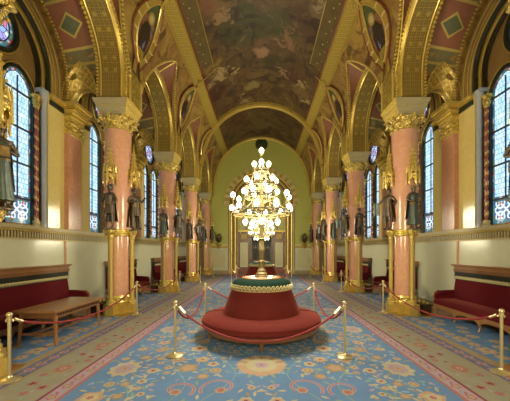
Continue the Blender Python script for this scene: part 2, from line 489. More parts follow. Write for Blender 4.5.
# blue field: palmettes, scrolls, vines, rosettes; mirrored left and right
fl = []
def palmette(y0, x0=0.0, R=.36):
    flower(g, x0, y0, R, ['wool_peach', 'wool_cream', 'wool_lilac', 'wool_rose'], z3, 22, .07, 0, 1.0)
    for i in range(11):
        a = PI/2+(i-5)*.30
        leaf(g, x0+cos(a)*R*.82, y0+sin(a)*R*.82, R*.55, R*.14, a, 'wool_tan' if i % 2 else 'wool_cream', z4+.001)
    for i in range(7):
        a = -PI/2+(i-3)*.42
        leaf(g, x0+cos(a)*R*1.08, y0+sin(a)*R*1.08, R*.34, R*.16, a, 'wool_sky' if i % 2 else 'wool_leaf', z3)
    fl.append((x0, y0, R*1.35))
def scroll(xc, yc, s_, size):
    pts = []
    for i in range(34):
        t = i/33; a = t*5.2-.6; r = size*(1-.72*t)
        pts.append((xc+s_*(r*cos(a)), yc+r*sin(a)))
    vine(g, pts, .045, 'wool_lilac', z2); vine(g, pts, .02, 'wool_rose', z2+.0006)
    flower(g, pts[-1][0], pts[-1][1], .07, ['wool_peach', 'wool_rose'], z3, 6)
    fl.append((xc, yc, size*1.05))
for yy in (4.12, 8.05, 12.0, 15.95): palmette(yy)
for yy in (2.2, 6.1, 10.0, 14.0, 17.9): palmette(yy, 0, .26)
for yy in (3.45, 7.4, 11.35, 15.3, 18.6):
    for s_ in (-1, 1):
        scroll(s_*.50, yy, s_, .26); scroll(s_*1.02, yy-.06, -s_, .22)
for yy in (1.9, 3.9, 5.9, 7.9, 9.9, 11.9, 13.9, 15.9, 17.9):
    for s_ in (-1, 1):
        flower(g, s_*1.95, yy+.1, .20, ['wool_cream', 'wool_lilac', 'wool_peach', 'wool_rose'], z2, 9, .12, .4*s_, 1.2); fl.append((s_*1.95, yy+.1, .26))
R3 = random.Random(11)
tries = 0
while tries < 5200:
    tries += 1
    x = R3.uniform(.08, 2.12); y = R3.uniform(.7, 19.3); r = R3.choice((.14, .11, .085, .065, .05))
    if any((x-a)**2+(y-b)**2 < (r+c+.055)**2 for a, b, c in fl if a >= 0 or True): continue
    fl.append((x, y, r)); fl.append((-x, y, r)) if x > r+.05 else None
    cs = R3.choice((['wool_peach', 'wool_cream', 'wool_rose'], ['wool_cream', 'wool_peach', 'wool_red'], ['wool_peach', 'wool_tan', 'wool_cream'], ['wool_tan', 'wool_peach']))
    n = R3.choice((5, 6, 8, 9)); ph = R3.random()*3
    for s_ in (-1, 1):
        if s_ == -1 and x <= r+.05: continue
        flower(g, s_*x, y, r, cs, z3, n, .14, ph*s_)
        for q in range(3):
            a = (ph*2+q*2.1+R3.random()*.2)
            d = r+.10
            leaf(g, s_*(x+cos(a)*d), y+sin(a)*d, .12, .042, (a if s_ > 0 else PI-a)+.5, 'wool_leaf' if q % 2 else 'wool_cream', z2)
for s_ in (-1, 1):
    for off, x0 in ((0, .55), (1.3, 1.15), (2.6, 1.7)):
        vine(g, [(s_*(x0+.20*sin(t*.55+off)), .6+t*.16) for t in range(118)], .014, 'wool_leaf', z1+.0005)
R4 = random.Random(21)
pal = ['wool_cream', 'wool_sky', 'wool_leaf', 'wool_tan', 'wool_lilac', 'wool_sky', 'wool_peach']
cnt = 0
for _ in range(5000):
    x, y = R4.uniform(.03, 2.2), R4.uniform(.6, 19.4)
    if any((x-p)**2+(y-q)**2 < (r+.02)**2 for p, q, r in fl): continue
    cnt += 1
    if cnt > 1500: break
    a_ = R4.uniform(0, 2*PI); cc = R4.choice(pal); L_ = R4.uniform(.06, .12)
    for s_ in (-1, 1):
        if R4.random() < .8 or s_ > 0: leaf(g, s_*x, y, L_, L_*.36, a_ if s_ > 0 else PI-a_, cc, z1+.0003)
for _ in range(420):
    x, y = R4.uniform(2.58, 3.08), R4.uniform(.6, 19.4); a_ = R4.uniform(0, 2*PI); cc = R4.choice(['wool_tan', 'wool_rose', 'wool_leaf', 'wool_tan', 'wool_lilac', 'wool_red'])
    for s_ in (-1, 1): leaf(g, s_*x, y, R4.uniform(.06, .12), .035, a_ if s_ > 0 else PI-a_, cc, z1+.0003)
o = g.build('carpet'); tag(o, 'long blue floral carpet running down the middle of the hall', 'carpet')

# recess rugs between the columns
for s_ in (-1, 1):
    for b in range(1, 5):
        g = G(); yc = bayY(b); y0, y1 = yc-1.50, yc+1.50
        x0, x1 = 3.52, 4.98
        cx, hx = s_*(x0+x1)/2, (x1-x0)/2
        L = 1.50
        g.box((cx, yc, .005), (2*hx, 2*L, .010), 'wool_tan')
        g.poly([(cx-hx+.05, yc-L+.05, .0108), (cx+hx-.05, yc-L+.05, .0108), (cx+hx-.05, yc+L-.05, .0108), (cx-hx+.05, yc+L-.05, .0108)], 'wool_blue')
        rr = random.Random(b+9)
        for i in range(9):
            yy = yc-L+.25+i*(2*L-.5)/8
            flower(g, cx-s_*(hx-.28)+rr.uniform(-.04, .04), yy, .15 if i % 2 else .10, ['wool_peach', 'wool_cream', 'wool_rose'], .0118, 7, .16, i, 1.1)
            flower(g, cx+rr.uniform(-.15, .15), yy+.15, .11, ['wool_cream', 'wool_peach'], .0118, 6, .2, i)
            for q in range(3): leaf(g, cx-s_*(hx-.15-.25*q), yy+.17, .13, .05, i+q, 'wool_leaf' if q else 'wool_cream', .0114)
        o = g.build('recess_rug')
        
        tag(o, f'blue floral rug under the bench {["beside the camera", "of the nearest bay", "of the second bay", "of the third bay", "of the farthest bay"][b]} on the {SIDE[s_]}', 'rug', 'rugs in the side bays')

# ------------------------------------------------------------------ side walls
for s_ in (-1, 1):
    g = G(); x = lambda v: s_*v
    # dado
    g.bb(x(XW), x(XW+.12), YB, YF, 0, 2.0, 'dado_marble')
    g.bb(x(XW-.03), x(XW), YB, YF, 0, .16, 'skirt_stone')
    # upper wall pieces beside the openings
    for b in BAYS:
        yc = bayY(b)
        for q in (-1, 1):
            ya, yb = yc+q*1.16, yc+q*HB
            g.bb(x(XW), x(XW+.14), min(ya, yb), max(ya, yb), 2.0, 5.5, 'cream_stucco')
            # grey jamb of the reveal
            g.bb(x(XW+.02), x(XI+.02), yc+q*1.16-.005, yc+q*1.16+.005, 2.2, 5.52, 'grey_marble')
        # wall above the cornice with an arch cut out (strip between arch and bay outline)
        n = 28
        A = [(yc-1.20*cos(PI*i/n), 5.95+1.20*sin(PI*i/n)) for i in range(n+1)]
        B = []
        for i in range(n+1):
            a = PI*i/n; dx, dz = -cos(a), sin(a)
            t = min(HB/abs(dx) if abs(dx) > 1e-6 else 1e9, 2.6/dz if dz > 1e-6 else 1e9)
            B.append((yc+dx*t, 5.95+dz*t))
        g.strip([(x(XW), p[0], p[1]) for p in A], [(x(XW), p[0], p[1]) for p in B], 'brown_wall', False)
        for q in (-1, 1):
            g.bb(x(XW), x(XW+.14), min(yc+q*1.20, yc+q*HB), max(yc+q*1.20, yc+q*HB), 5.45, 5.95, 'brown_wall')
        # stepped reveal of the window arch
        for (ra, xa, rb, xb, m) in ((1.20, XW, 1.20, XW+.1, 'gold_brown'), (1.20, XW+.1, 1.14, XW+.1, 'gold_matt'), (1.14, XW+.1, 1.14, XI, 'gold_brown')):
            g.strip([(x(xa), yc+u, z) for u, z in arc(ra, 5.95, 5.5)], [(x(xb), yc+u, z) for u, z in arc(rb, 5.95, 5.5)], m)
    struct(g, 'wall_'+SIDE[s_])

    # tympanum wall with holes for two lancets and a rondel
    def plate(yc):
        cu = bpy.data.curves.new('c', 'CURVE'); cu.dimensions = '2D'; cu.fill_mode = 'BOTH'; cu.extrude = .03
        def spl(pts):
            sp = cu.splines.new('POLY'); sp.points.add(len(pts)-1)
            for p, q in zip(sp.points, pts): p.co = (q[0], q[1], 0, 1)
            sp.use_cyclic_u = True
        spl([(-1.36, 2.2), (1.36, 2.2), (1.36, 5.95)]+[(1.36*cos(PI*i/24), 5.95+1.36*sin(PI*i/24)) for i in range(1, 24)]+[(-1.36, 5.95)])
        for q in (-1, 1):
            spl([(q*.595+u, z) for u, z in lancet(.37)])
        spl([(.50*cos(2*PI*i/28), 6.44+.50*sin(2*PI*i/28)) for i in range(28)])
        o = bpy.data.objects.new('tmp', cu); COL.objects.link(o)
        dg = bpy.context.evaluated_depsgraph_get(); dg.update()
        me = bpy.data.meshes.new_from_object(o.evaluated_get(dg))
        bpy.data.objects.remove(o)
        me.transform(Matrix(((0, 0, s_, 0), (1, 0, 0, 0), (0, 1, 0, 0), (0, 0, 0, 1))))
        return me
    def lancet(h, z0=2.32, zs=5.32):
        P = [(-h, z0), (h, z0)]
        n = 10
        R_ = h*1.25                                   # slightly pointed
        cx_ = R_-h
        top = sqrt(R_*R_-cx_*cx_)
        amax = math.atan2(top, cx_)
        P += [(-cx_+R_*cos(amax*i/n), zs+R_*sin(amax*i/n)) for i in range(n+1)]
        P += [(cx_-R_*cos(amax*i/n), zs+R_*sin(amax*i/n)) for i in range(n-1, -1, -1)]
        return P
    me = plate(0)
    me.materials.clear(); me.materials.append(M['brown_wall'])
    for b in BAYS:
        o = bpy.data.objects.new('wall_'+SIDE[s_], me); COL.objects.link(o); tag(o, kind='structure')
        o.location = (s_*(XI+.03), bayY(b), 0)

    for b in BAYS:
        yc = bayY(b)
        # --- twisted shafts, jamb shafts, arch mouldings
        g = G()
        for u in (-1.025, 0, 1.025):
            r0 = .050
            def tw(i, j, u=u): 
                z = 2.40+2.75*j; a = 2*PI*i
                k = r0*(1+.16*cos(2*(a-z*13)))
                return (s_*(XI-.07)+k*cos(a), yc+u+k*sin(a), z)
            # spiral bands by colour
            n_, m_ = 12, 80
            ids = [[g.av(tw(i/n_, j/m_)) for j in range(m_+1)] for i in range(n_)]
            for i in range(n_):
                for j in range(m_):
                    a = 2*PI*(i+.5)/n_; z = 2.40+2.75*(j+.5)/m_
                    g.face((ids[i][j], ids[(i+1) % n_][j], ids[(i+1) % n_][j+1], ids[i][j+1]), 'twist_gold' if cos(a*1-z*26*s_) > .55 else 'twist_red', True)
            g.lathe([(.09, 2.24), (.10, 2.30), (.075, 2.33), (.085, 2.38), (.07, 2.42)], 'stone_gold', (s_*(XI-.07), yc+u, 0), 12)
            g.lathe([(.065, 5.10), (.075, 5.15), (.10, 5.27), (.085, 5.31), (.12, 5.34), (.12, 5.40)], 'gold_leaf', (s_*(XI-.07), yc+u, 0), 12)
        for q in (-1, 1):
            g.lathe([(.07, 2.24), (.075, 2.34), (.055, 2.40), (.055, 5.30), (.07, 5.36), (.10, 5.5), (.10, 5.56)], 'grey_marble', (s_*(XW+.07), yc+q*1.115, 0), 14)
            g.bb(s_*(XW+.0), s_*(XW+.2), yc+q*1.10-.11, yc+q*1.10+.11, 5.5, 5.58, 'grey_marble')
        def archtube(r, c, base, xx, rad, m, seg=6):
            g.tube([(s_*xx, yc+u, z) for u, z in arc(r, c, base)], rad, m, seg)
        archtube(1.54, 5.95, 5.55, XW-.005, .018, 'gold_matt'); archtube(1.40, 5.95, 5.55, XW, .014, 'gold_matt')
        archtube(1.21, 5.95, 5.55, XW+.03, .045, 'black_trim'); archtube(1.30, 5.95, 5.55, XW, .022, 'gold_matt')
        archtube(1.14, 5.95, 5.55, XW+.12, .03, 'gold'); archtube(1.10, 5.95, 5.55, XW+.2, .03, 'black_trim')
        # rings around the glass
        for q in (-1, 1):
            lp = [(s_*(XI-.01), yc+q*.595+u, z) for u, z in lancet(.40)[2:]]
            lp = [(lp[0][0], lp[0][1], 5.35)]+lp+[(lp[-1][0], lp[-1][1], 5.35)]
            g.tube(lp, .04, 'black_trim', 6)
            g.tube([(p[0]-s_*.02, yc+q*.595+(p[1]-yc-q*.595)*1.16, 5.32+(p[2]-5.32)*1.14) for p in lp], .018, 'gold', 6)
            for e in (-1, 1):
                g.bb(s_*(XI-.05), s_*(XI+.02), yc+q*.595+e*.39-.03, yc+q*.595+e*.39+.03, 2.26, 5.36, 'black_trim')
        g.tube([(s_*(XI-.01), yc+.55*cos(2*PI*i/32), 6.44+.55*sin(2*PI*i/32)) for i in range(32)], .06, 'black_trim', 6, True)
        g.tube([(s_*(XI-.02), yc+.62*cos(2*PI*i/32), 6.44+.62*sin(2*PI*i/32)) for i in range(32)], .018, 'gold', 6, True)
        struct(g, 'trim_%d' % (10+(b+1)*2+(s_ > 0)))

        # --- windows
        nwin = 0
        for q in (-1, 1):
            g = G(); u0 = yc+q*.595; h = .37
            root = empty('window_%d' % (1+((b+1)*2+(s_ > 0))*3+(q > 0)), (s_*XI, u0, 2.32)); tag(root, kind='structure')
            z0, zs = 0.0, 3.0
            def pane(w, za, zb, m, xo): 
                g.poly([(xo, -w, za), (xo, w, za), (xo, w, zb), (xo, -w, zb)], m, uv=[(-w, za), (w, za), (w, zb), (-w, zb)])
            out = [(u, z-2.32) for u, z in lancet(.37)]
            g.poly([(s_*.03, u, z) for u, z in out], 'glass_border', uv=out)
            inn = [(u*.84, z-2.32 if z < 5.3 else (z-5.32)*.84+3.0) for u, z in lancet(.37)]
            inn[0] = (inn[0][0], .62); inn[1] = (inn[1][0], .62)
            g.poly([(s_*.024, u, z) for u, z in inn], 'glass_scale', uv=inn)
            pane(.30, .10, .50, 'glass_ornate', s_*.022)
            g.build('pane', root)
            g = G()
            for z in (.56, 1.35, 2.15, 2.95): g.bb(-.01*s_, .02*s_, -h, h, z-.018, z+.018, 'iron')
            g.bb(-.005*s_, .02*s_, -.012+.0, .006, .56, 3.3, 'iron')
            g.tube([(s_*.01, u, z) for u, z in inn], .008, 'iron', 4, True)
            g.build('lead_bars', root)
        root = empty('window_%d' % (3+((b+1)*2+(s_ > 0))*3), (s_*XI, yc, 6.44)); tag(root, kind='structure')
        g = G()
        for r, m, xo in ((.52, 'glass_border', .03), (.40, 'glass_rose', .024)):
            P = [(r*cos(2*PI*i/32), r*sin(2*PI*i/32)) for i in range(32)]
            g.poly([(s_*xo, u, z) for u, z in P], m, uv=P)
        g.build('pane', root)
        g = G(); g.tube([(s_*.01, .40*cos(2*PI*i/24), .40*sin(2*PI*i/24)) for i in range(24)], .012, 'iron', 5, True)
        g.tube([(s_*.01, .15*cos(2*PI*i/16), .15*sin(2*PI*i/16)) for i in range(16)], .010, 'iron', 5, True)
        for k in range(6):
            a = PI*k/3; g.tube([(s_*.01, .15*cos(a), .15*sin(a)), (s_*.01, .40*cos(a), .40*sin(a))], .008, 'iron', 4)
        g.build('lead_bars', root)

    # --- dado cornice with baluster frieze, upper cornice
    g = G()
    g.bb(x(XW-.12), x(XI+.05), YB, YF, 2.17, 2.25, 'impost_stone')
    g.bb(x(XW-.09), x(XW+.05), YB, YF, 2.12, 2.17, 'gold_matt')
    g.bb(x(XW-.02), x(XW+.1), YB, YF, 1.97, 2.12, 'gold_matt')
    g.bb(x(XW-.04), x(XW+.05), YB, YF, 1.945, 1.975, 'gold_pale')
    yy = 1.5
    while yy < YF:
        g.box((x(XW-.035), yy, 2.045), (.035, .035, .145), 'impost_stone'); yy += .075
    struct(g, 'trim_%d' % (40 if s_ < 0 else 41))
    g = G()
    for b in BAYS:
        for q in (-1, 1):
            ya, yb = sorted((bayY(b)+q*1.20, bayY(b)+q*HB))
            g.bb(x(XW-.04), x(XW), ya, yb, 5.28, 5.40, 'black_trim')
            g.bb(x(XW-.07), x(XW), ya, yb, 5.40, 5.47, 'gold')
            g.bb(x(XW-.11), x(XW), ya, yb, 5.47, 5.53, 'gold_bright')
            g.bb(x(XW-.05), x(XW), ya, yb, 5.53, 5.57, 'gold')
    for i in range(-2, 5):
        yc = colY(i); w = .26
        if i == -2: continue
        g.bb(x(XW-.12), x(XW), yc-w, yc+w, 2.26, 4.78, 'pink_marble_dull')
        g.bb(x(XW-.03), x(XW), yc-w-.0, yc-w+.05, 0.16, 2.12, 'pink_marble')
        g.bb(x(XW-.15), x(XW), yc-w-.03, yc+w+.03, 4.78, 4.84, 'gold_bright')
        g.bb(x(XW-.16), x(XW), yc-w-.02, yc+w+.02, 4.84, 5.16, 'gold_leaf')
        for k in range(5):
            for rr_ in (4.92, 5.06): g.ball((x(XW-.17), yc-w+.06+k*(2*w-.12)/4, rr_), .05, 'gold_leaf', 8, 5)
        for k, (e, z) in enumerate(((.19, 5.16), (.23, 5.24), (.28, 5.32), (.34, 5.42), (.38, 5.50))):
            g.bb(x(XW-e), x(XW), yc-w-.02-k*.02, yc+w+.02+k*.02, z, z+.085, 'gold_bright' if k % 2 == 0 else 'gold')
    struct(g, 'trim_%d' % (42 if s_ < 0 else 43))
# ------------------------------------------------------------------ main vault
def zp(u): return PC+1.98*max(0.0, 1-(min(abs(u), PR)/PR)**1.35)**.8
def thg(u):
    z = zp(u)
    return math.acos(max(-1, min(1, (z-C_V)/R_V))) if z > C_V else PI/2
TH1, TH2 = math.radians(46.6), math.radians(54.0)
def V(th, y, off=0.0):
    r = R_V-off
    return (r*sin(th), y, C_V+r*cos(th))
ny = 100
g = G()
g.grid(lambda i, j: V(-TH1+2*TH1*i, YB+(YF-YB)*j), 28, 60, 'fresco', True, lambda i, j: (R_V*(-TH1+2*TH1*i), YB+(YF-YB)*j))
struct(g, 'ceiling')
# straight gilded bands along the vault and the painted spandrels below them
for s_ in (-1, 1):
    g = G()
    g.grid(lambda i, j: V(s_*(TH1+(TH2-TH1)*i), YB+(YF-YB)*j, .05), 3, 80, 'band_cross', True, lambda i, j: (R_V*(TH2-TH1)*i, (YF-YB)*j))
    for th, m in ((TH1, 'gold'), (TH2, 'gold')):
        g.tube([V(s_*th, YB+(YF-YB)*j/40, .04) for j in range(41)], .045, m, 6)
    g.tube([V(s_*(TH1-.03), YB+(YF-YB)*j/40, .01) for j in range(41)], .03, 'maroon', 5)
    struct(g, 'trim_%d' % (50 if s_ < 0 else 51))
    g = G()
    cells = []
    for i in range(-2, 4):
        cells.append((colY(i), -HB if i > -2 else 0, HB))
    cells.append((colY(4), -HB, YF-colY(4)))
    for (yc, ua, ub) in cells:
        n_ = 26
        def fn(i, j):
            w = ua+(ub-ua)*j; u = HB-abs(w) if abs(w) <= HB else 0
            if yc == colY(4) and w > 0: t1 = PI/2
            else: t1 = max(TH2, thg(min(u, HB)))
            return V(s_*(TH2+(t1-TH2)*i), yc+w)
        def uvf(i, j):
            p = fn(i, j); return (R_V*math.atan2(p[0], p[2]-C_V), p[1])
        g.grid(fn, 12, n_, 'spandrel_paint', True, uvf)
    # closing strip at the far end above the impost
    g.poly([(s_*R_V, colY(4), C_V), (s_*R_V, YF, C_V), (s_*R_V, YF, 5.6), (s_*R_V, colY(4), 5.6)], 'gold_relief')
    o = struct(g, 'ceiling')
    # painted border strip with small gilt studs, up to the second column
    g = G(); ye = colY(2)-.3
    g.grid(lambda i, j: V(s_*math.radians(35+11*i), YB+(ye-YB)*j, .012), 4, 60, 'border_brown')
    for th in (35.0, 45.6): g.tube([V(s_*math.radians(th), YB+(ye-YB)*j/40, .01) for j in range(41)], .018, 'gold_matt', 5)
    yy = 0.0
    while yy < ye:
        g.ball(V(s_*math.radians(40), yy, .01), .028, 'gold_pale', 6, 4); g.ball(V(s_*math.radians(42.5), yy+.25, .01), .02, 'gold_pale', 6, 4); yy += .5
    struct(g, 'ceiling')
    # mandorlas, their frames and stars
    g = G()
    for i in range(-1, 5):
        yc = colY(i)
        t0, t1 = math.radians(83), math.radians(54.5)
        def w_(k):   # half width of the mandorla, k=0 at the bottom tip
            return .44*sin(PI*min(1, k**.95))**.75 if k < 1 else 0
        n_ = 20
        L = [(t0+(t1-t0)*k/n_, w_(k/n_)) for k in range(n_+1)]
        if i < 4:
            A = [V(s_*t, yc-w*.86, .03) for t, w in L]; B = [V(s_*t, yc+w*.86, .03) for t, w in L]
            g.strip(A, B, 'figure_paint', True)
            f0 = len(g.f)-n_
            for q in range(n_):
                F = g.f[f0+q]; t, w = L[q]; t2, w2 = L[q+1]
                g.f[f0+q] = (F[0], 'painted_green' if q > n_*.66 else F[1], F[2], [(R_V*t+i*3, -w), (R_V*t+i*3, w), (R_V*t2+i*3, w2), (R_V*t2+i*3, -w2)])
            for sg in (-1, 1):
                A = [V(s_*t, yc+sg*w*.9, .06) for t, w in L]; B = [V(s_*t, yc+sg*(w*1.05+.17), .06) for t, w in L]
                B[-1] = V(s_*(t1-.04), yc, .06); B[0] = V(s_*(t0+.06), yc+sg*.10, .06)
                g.strip(A, B, 'gold', True)
                g.tube(A, .022, 'gold_bright', 5); g.tube(B, .022, 'maroon', 5)
                Q_ = [(math.radians(90), .30), (math.radians(86), .26), (math.radians(82), .20), (math.radians(77), .16)]
                g.strip([V(s_*t, yc+sg*(w-.17), .05) for t, w in Q_], [V(s_*t, yc+sg*w, .05) for t, w in Q_], 'gold')
                for q in range(3, n_-1, 4):
                    g.tube([A[q], B[q]], .02, 'gold_pale', 4)
            # simple painted figure inside: halo, head and robe
            for (tt, r, m) in ((62.5, .17, 'gold_matt'), (62.5, .10, 'gold_pale')):
                t = math.radians(tt)
                P = [V(s_*(t+r*.9*sin(2*PI*k/12)/R_V), yc+r*cos(2*PI*k/12), .045+.004*(m == 'gold_pale')) for k in range(12)]
                g.poly(P, m)
            t = math.radians(70)
            P = [V(s_*(t+.42*b_/R_V), yc+a_, .042) for a_, b_ in ((-.09, -.75), (.09, -.75), (.26, -.1), (.20, .9), (0, 1.15), (-.20, .9), (-.26, -.1))]
            g.poly(P, 'bronze_cloak')
            P = [V(s_*(t+.42*b_/R_V), yc+a_, .046) for a_, b_ in ((-.02, -.5), (.10, -.4), (.20, .3), (.05, 1.0), (-.05, .5))]
            g.poly(P, 'wool_purple')
        t = math.radians(50.3); P = []
        for k in range(16):
            r = .30 if k % 2 == 0 else .12
            if k % 4 == 2: r = .2
            if k == 12: r = .55
            if k == 4: r = .45
            P.append(V(s_*(t+r*sin(2*PI*k/16)/R_V), yc+r*cos(2*PI*k/16), .10))
        cen = g.av(V(s_*t, yc, .13)); ids = [g.av(p) for p in P]
        for k in range(16): g.face((cen, ids[k], ids[(k+1) % 16]), 'gold')
    struct(g, 'trim_%d' % (52 if s_ < 0 else 53))

# ------------------------------------------------------------------ arcade arches, groins, aisle vaults
XA, XB = 3.50, 4.28
def arcpts(r, c, base, legs, n=30):
    return [(-legs if base < c else -r, base), ] if False else None
for s_ in (-1, 1):
    for b in BAYS:
        yc = bayY(b); x = lambda v: s_*v
        n_ = 36
        inner = arc(RI, PC, 5.64, n_)
        outer = [(-HB, 5.64)]+[(-PR*cos(PI*i/n_)*1.0-(HB-PR)*cos(PI*i/n_), PC+1.88*sin(PI*i/n_)) for i in range(n_+1)]+[(HB, 5.64)]
        g = G()
        P = lambda xx, pts: [(s_*xx, yc+u, z) for u, z in pts]
        g.strip(P(XA+.13, inner), P(XB-.13, inner), 'band_lattice')                     # intrados, wide coffered band
        mid = arc(RI+.05, PC, 5.64, n_)
        g.strip(P(XA, mid), P(XA, outer), 'gold')
        g.strip(P(XA, mid), P(XA+.13, inner), 'gold'); g.strip(P(XB-.13, inner), P(XB, mid), 'gold')
        g.strip(P(XB, mid), P(XB, outer), 'gold')
        g.beads(P(XA+.02, arc(RI+.03, PC, 5.7, n_)), .040, 'gold_bright', 2.2)
        g.beads(P(XB-.02, arc(RI+.03, PC, 5.7, n_)), .040, 'gold_bright', 2.2)
        g.tube(P(XA+.13, arc(RI-.005, PC, 5.7, n_)), .018, 'gold_bright', 5); g.tube(P(XB-.13, arc(RI-.005, PC, 5.7, n_)), .018, 'gold_bright', 5)
        # raised rosettes in two rows
        for k in range(1, 34, 1):
            a = PI*k/34
            for xx in ((XA+XB)/2-.12, (XA+XB)/2+.12):
                u, z = -(RI-.012)*cos(a), PC+(RI-.012)*sin(a)
                t = Vector((0, sin(a), cos(a)))*.045; w = Vector((.045, 0, 0)); c = Vector((s_*xx, yc+u, z))
                if k % 2: g.poly([c-t-w, c+t-w, c+t+w, c-t+w], 'gold')
        struct(g, 'trim_%d' % (60+(b+1)*2+(s_ > 0)))
        # groin soffit on the hall side (terracotta) and bead lines
        g = G()
        nq = 40
        A = []; B = []
        for i in range(nq+1):
            a = PI*i/nq; u = -PR*cos(a); z = zp(u)
            xg = sqrt(max(0, R_V*R_V-(z-C_V)**2)) if z > C_V else R_V
            A.append((s_*(XA+.01), yc+u, PC+PR*sin(a))); B.append((s_*min(xg, XA), yc+u, z))
        g.strip(A, B, 'terracotta')
        g.beads([(p[0]-s_*.01, p[1], p[2]-.02) for p in B], .042, 'gold_bright', 2.1)
        g.tube([(p[0]+s_*.05, p[1], p[2]-.0) for p in B], .022, 'gold', 5)
        pass
        g.tube([A[nq//2], B[nq//2]], .03, 'gold', 6)
        struct(g, 'ceiling')
        # aisle vault with painted fields
        def S(a, t, off=0.0):
            r = 1.85+(1.68-1.85)*t-off; c = PC+(6.0-PC)*t
            return (s_*(XB+(XW-XB)*t), yc-r*cos(a), c+r*sin(a))
        edges = [0, 15, 17, 26, 28, 57, 59, 62, 64, 84, 86]
        edges = edges+[94, 96]+[180-e for e in reversed(edges[:-2])]
        kinds = ['sage', 'gold_matt', 'sage', 'gold_matt', 'terracotta', 'gold_matt', 'sage', 'gold_matt', 'terracotta', 'gold_matt', 'sage', 'gold_matt', 'terracotta', 'gold_matt', 'sage', 'gold_matt', 'terracotta', 'gold_matt', 'sage', 'gold_matt', 'sage']
        g = G()
        for e0, e1, m in zip(edges, edges[1:], kinds):
            k_ = max(1, int((e1-e0)/4))
            a0, a1 = math.radians(e0), math.radians(e1)
            if e1 <= 28 or e0 >= 152:
                k_ = max(2, int((e1-e0)/1.2))
                def cut(i, j, m=m, k_=k_):
                    px_, _, pz = S(a0+(a1-a0)*(i+.5/k_), j+.5/14); u = abs(abs(px_)-4.74)
                    return None if u < .42 and pz < 5.66+.84*(1-(u/.46)**2)**.42+.10*(1-u/.46)**2 else m
                g.grid(lambda i, j: S(a0+(a1-a0)*i, j), k_, 14, cut)
            else: g.grid(lambda i, j: S(a0+(a1-a0)*i, j), k_, 4, m)
            def ring(pts, off, mm): 
                g.poly([S(a0+(a1-a0)*p, q, off) for p, q in pts], mm, True)
            if e1-e0 > 15 and m == 'terracotta':
                lo = [(.5, .20), (.80, .5), (.5, .80), (.20, .5)]
                li = [(.5, .26), (.73, .5), (.5, .74), (.27, .5)]
                # outline then filled lozenge, split in quarters to follow the curve
                for pts, off, mm in ((lo, .012, 'gold_matt'), (li, .022, 'painted_green')):
                    for q in range(4):
                        p0, p1 = pts[q], pts[(q+1) % 4]
                        m0 = ((p0[0]+p1[0])/2, (p0[1]+p1[1])/2)
                        g.poly([S(a0+(a1-a0)*.5, .5, off+.02), S(a0+(a1-a0)*p0[0], p0[1], off), S(a0+(a1-a0)*m0[0], m0[1], off+.01)], mm)
                        g.poly([S(a0+(a1-a0)*.5, .5, off+.02), S(a0+(a1-a0)*m0[0], m0[1], off+.01), S(a0+(a1-a0)*p1[0], p1[1], off)], mm)
            elif m == 'sage' and e1-e0 > 5:
                for tt in (.25, .75):
                    g.poly([S(a0+(a1-a0)*(.5+.22*cos(2*PI*q/8)), tt+.12*sin(2*PI*q/8), .01) for q in range(8)], 'gold_brown')
        for tt in (.05, .95):
            g.strip([S(PI*i/40, tt-.025, .008) for i in range(41)], [S(PI*i/40, tt+.025, .008) for i in range(41)], 'gold_matt')
        # wall rib: soffit ring and bead row
        wo, wi = arc(1.72, 6.0, 5.56, n_), arc(1.62, 5.97, 5.56, n_)
        g.strip(P(XW-.13, wo), P(XW-.10, wi), 'gold_brown'); g.strip(P(XW-.10, wi), P(XW, wi), 'gold_brown')
        g.strip(P(XW-.13, wo), P(XW-.0, wo), 'gold_brown')
        g.beads(P(XW-.13, arc(1.67, 5.99, 5.56, n_)), .034, 'gold_bright', 2.2)
        struct(g, 'ceiling')
    for i in range(-1, 5):
        g = G(); yc = colY(i); g.bb(s_*3.43, s_*3.52, yc-.34, yc+.34, 5.64, 6.46, 'gold_relief')
        for sg in (-1, 1): g.tube([(s_*3.43, yc+sg*.33, 5.66), (s_*3.43, yc+sg*.33, 6.46)], .03, 'gold_bright', 6)
        struct(g, 'trim_%d' % (100+(i+1)*2+(s_ > 0)))
    # small transverse arches between wall piers and columns
    for i in range(-1, 5):
        yc = colY(i); g = G(); D = .33
        xm = 4.74; n_ = 16
        inn = [(-.36, 5.60)]+[(-.36*cos(PI*k/n_), 5.66+.42*sin(PI*k/n_)) for k in range(n_+1)]+[(.36, 5.60)]
        outr = [(-.46, 5.60)]
        for k in range(n_+1):
            t = PI*k/n_; outr.append((-.46*cos(t)*(1-.10*sin(t)), 5.66+.84*sin(t)**.85+.12*(1-abs(cos(t)))**2))
        outr.append((.46, 5.60))
        Q = lambda yy, pts: [(s_*(xm+u), yy, z) for u, z in pts]
        for sg in (-1, 1):
            g.strip(Q(yc+sg*.08, inn), Q(yc+sg*(D), outr), 'soffit_diaper')
            g.beads(Q(yc+sg*(D+.01), outr), .03, 'gold_bright', 2.3)
            g.tube(Q(yc+sg*.08, inn), .025, 'gold', 6)
        g.strip(Q(yc-D, outr), Q(yc+D, outr), 'gold_matt')
        g.strip(Q(yc-.08, inn), Q(yc+.08, inn), 'gold_matt')
        # masonry above it up to the valley of the vault
        top = []
        for k, (u, z) in enumerate(outr):
            t = k/(len(outr)-1)
            top.append((-.48+.96*t, 8.0))
        for sg in (-1, 1): g.strip(Q(yc+sg*.12, outr), Q(yc+sg*.12, top), 'sage')
        struct(g, 'trim_%d' % (80+(i+1)*2+(s_ > 0)))

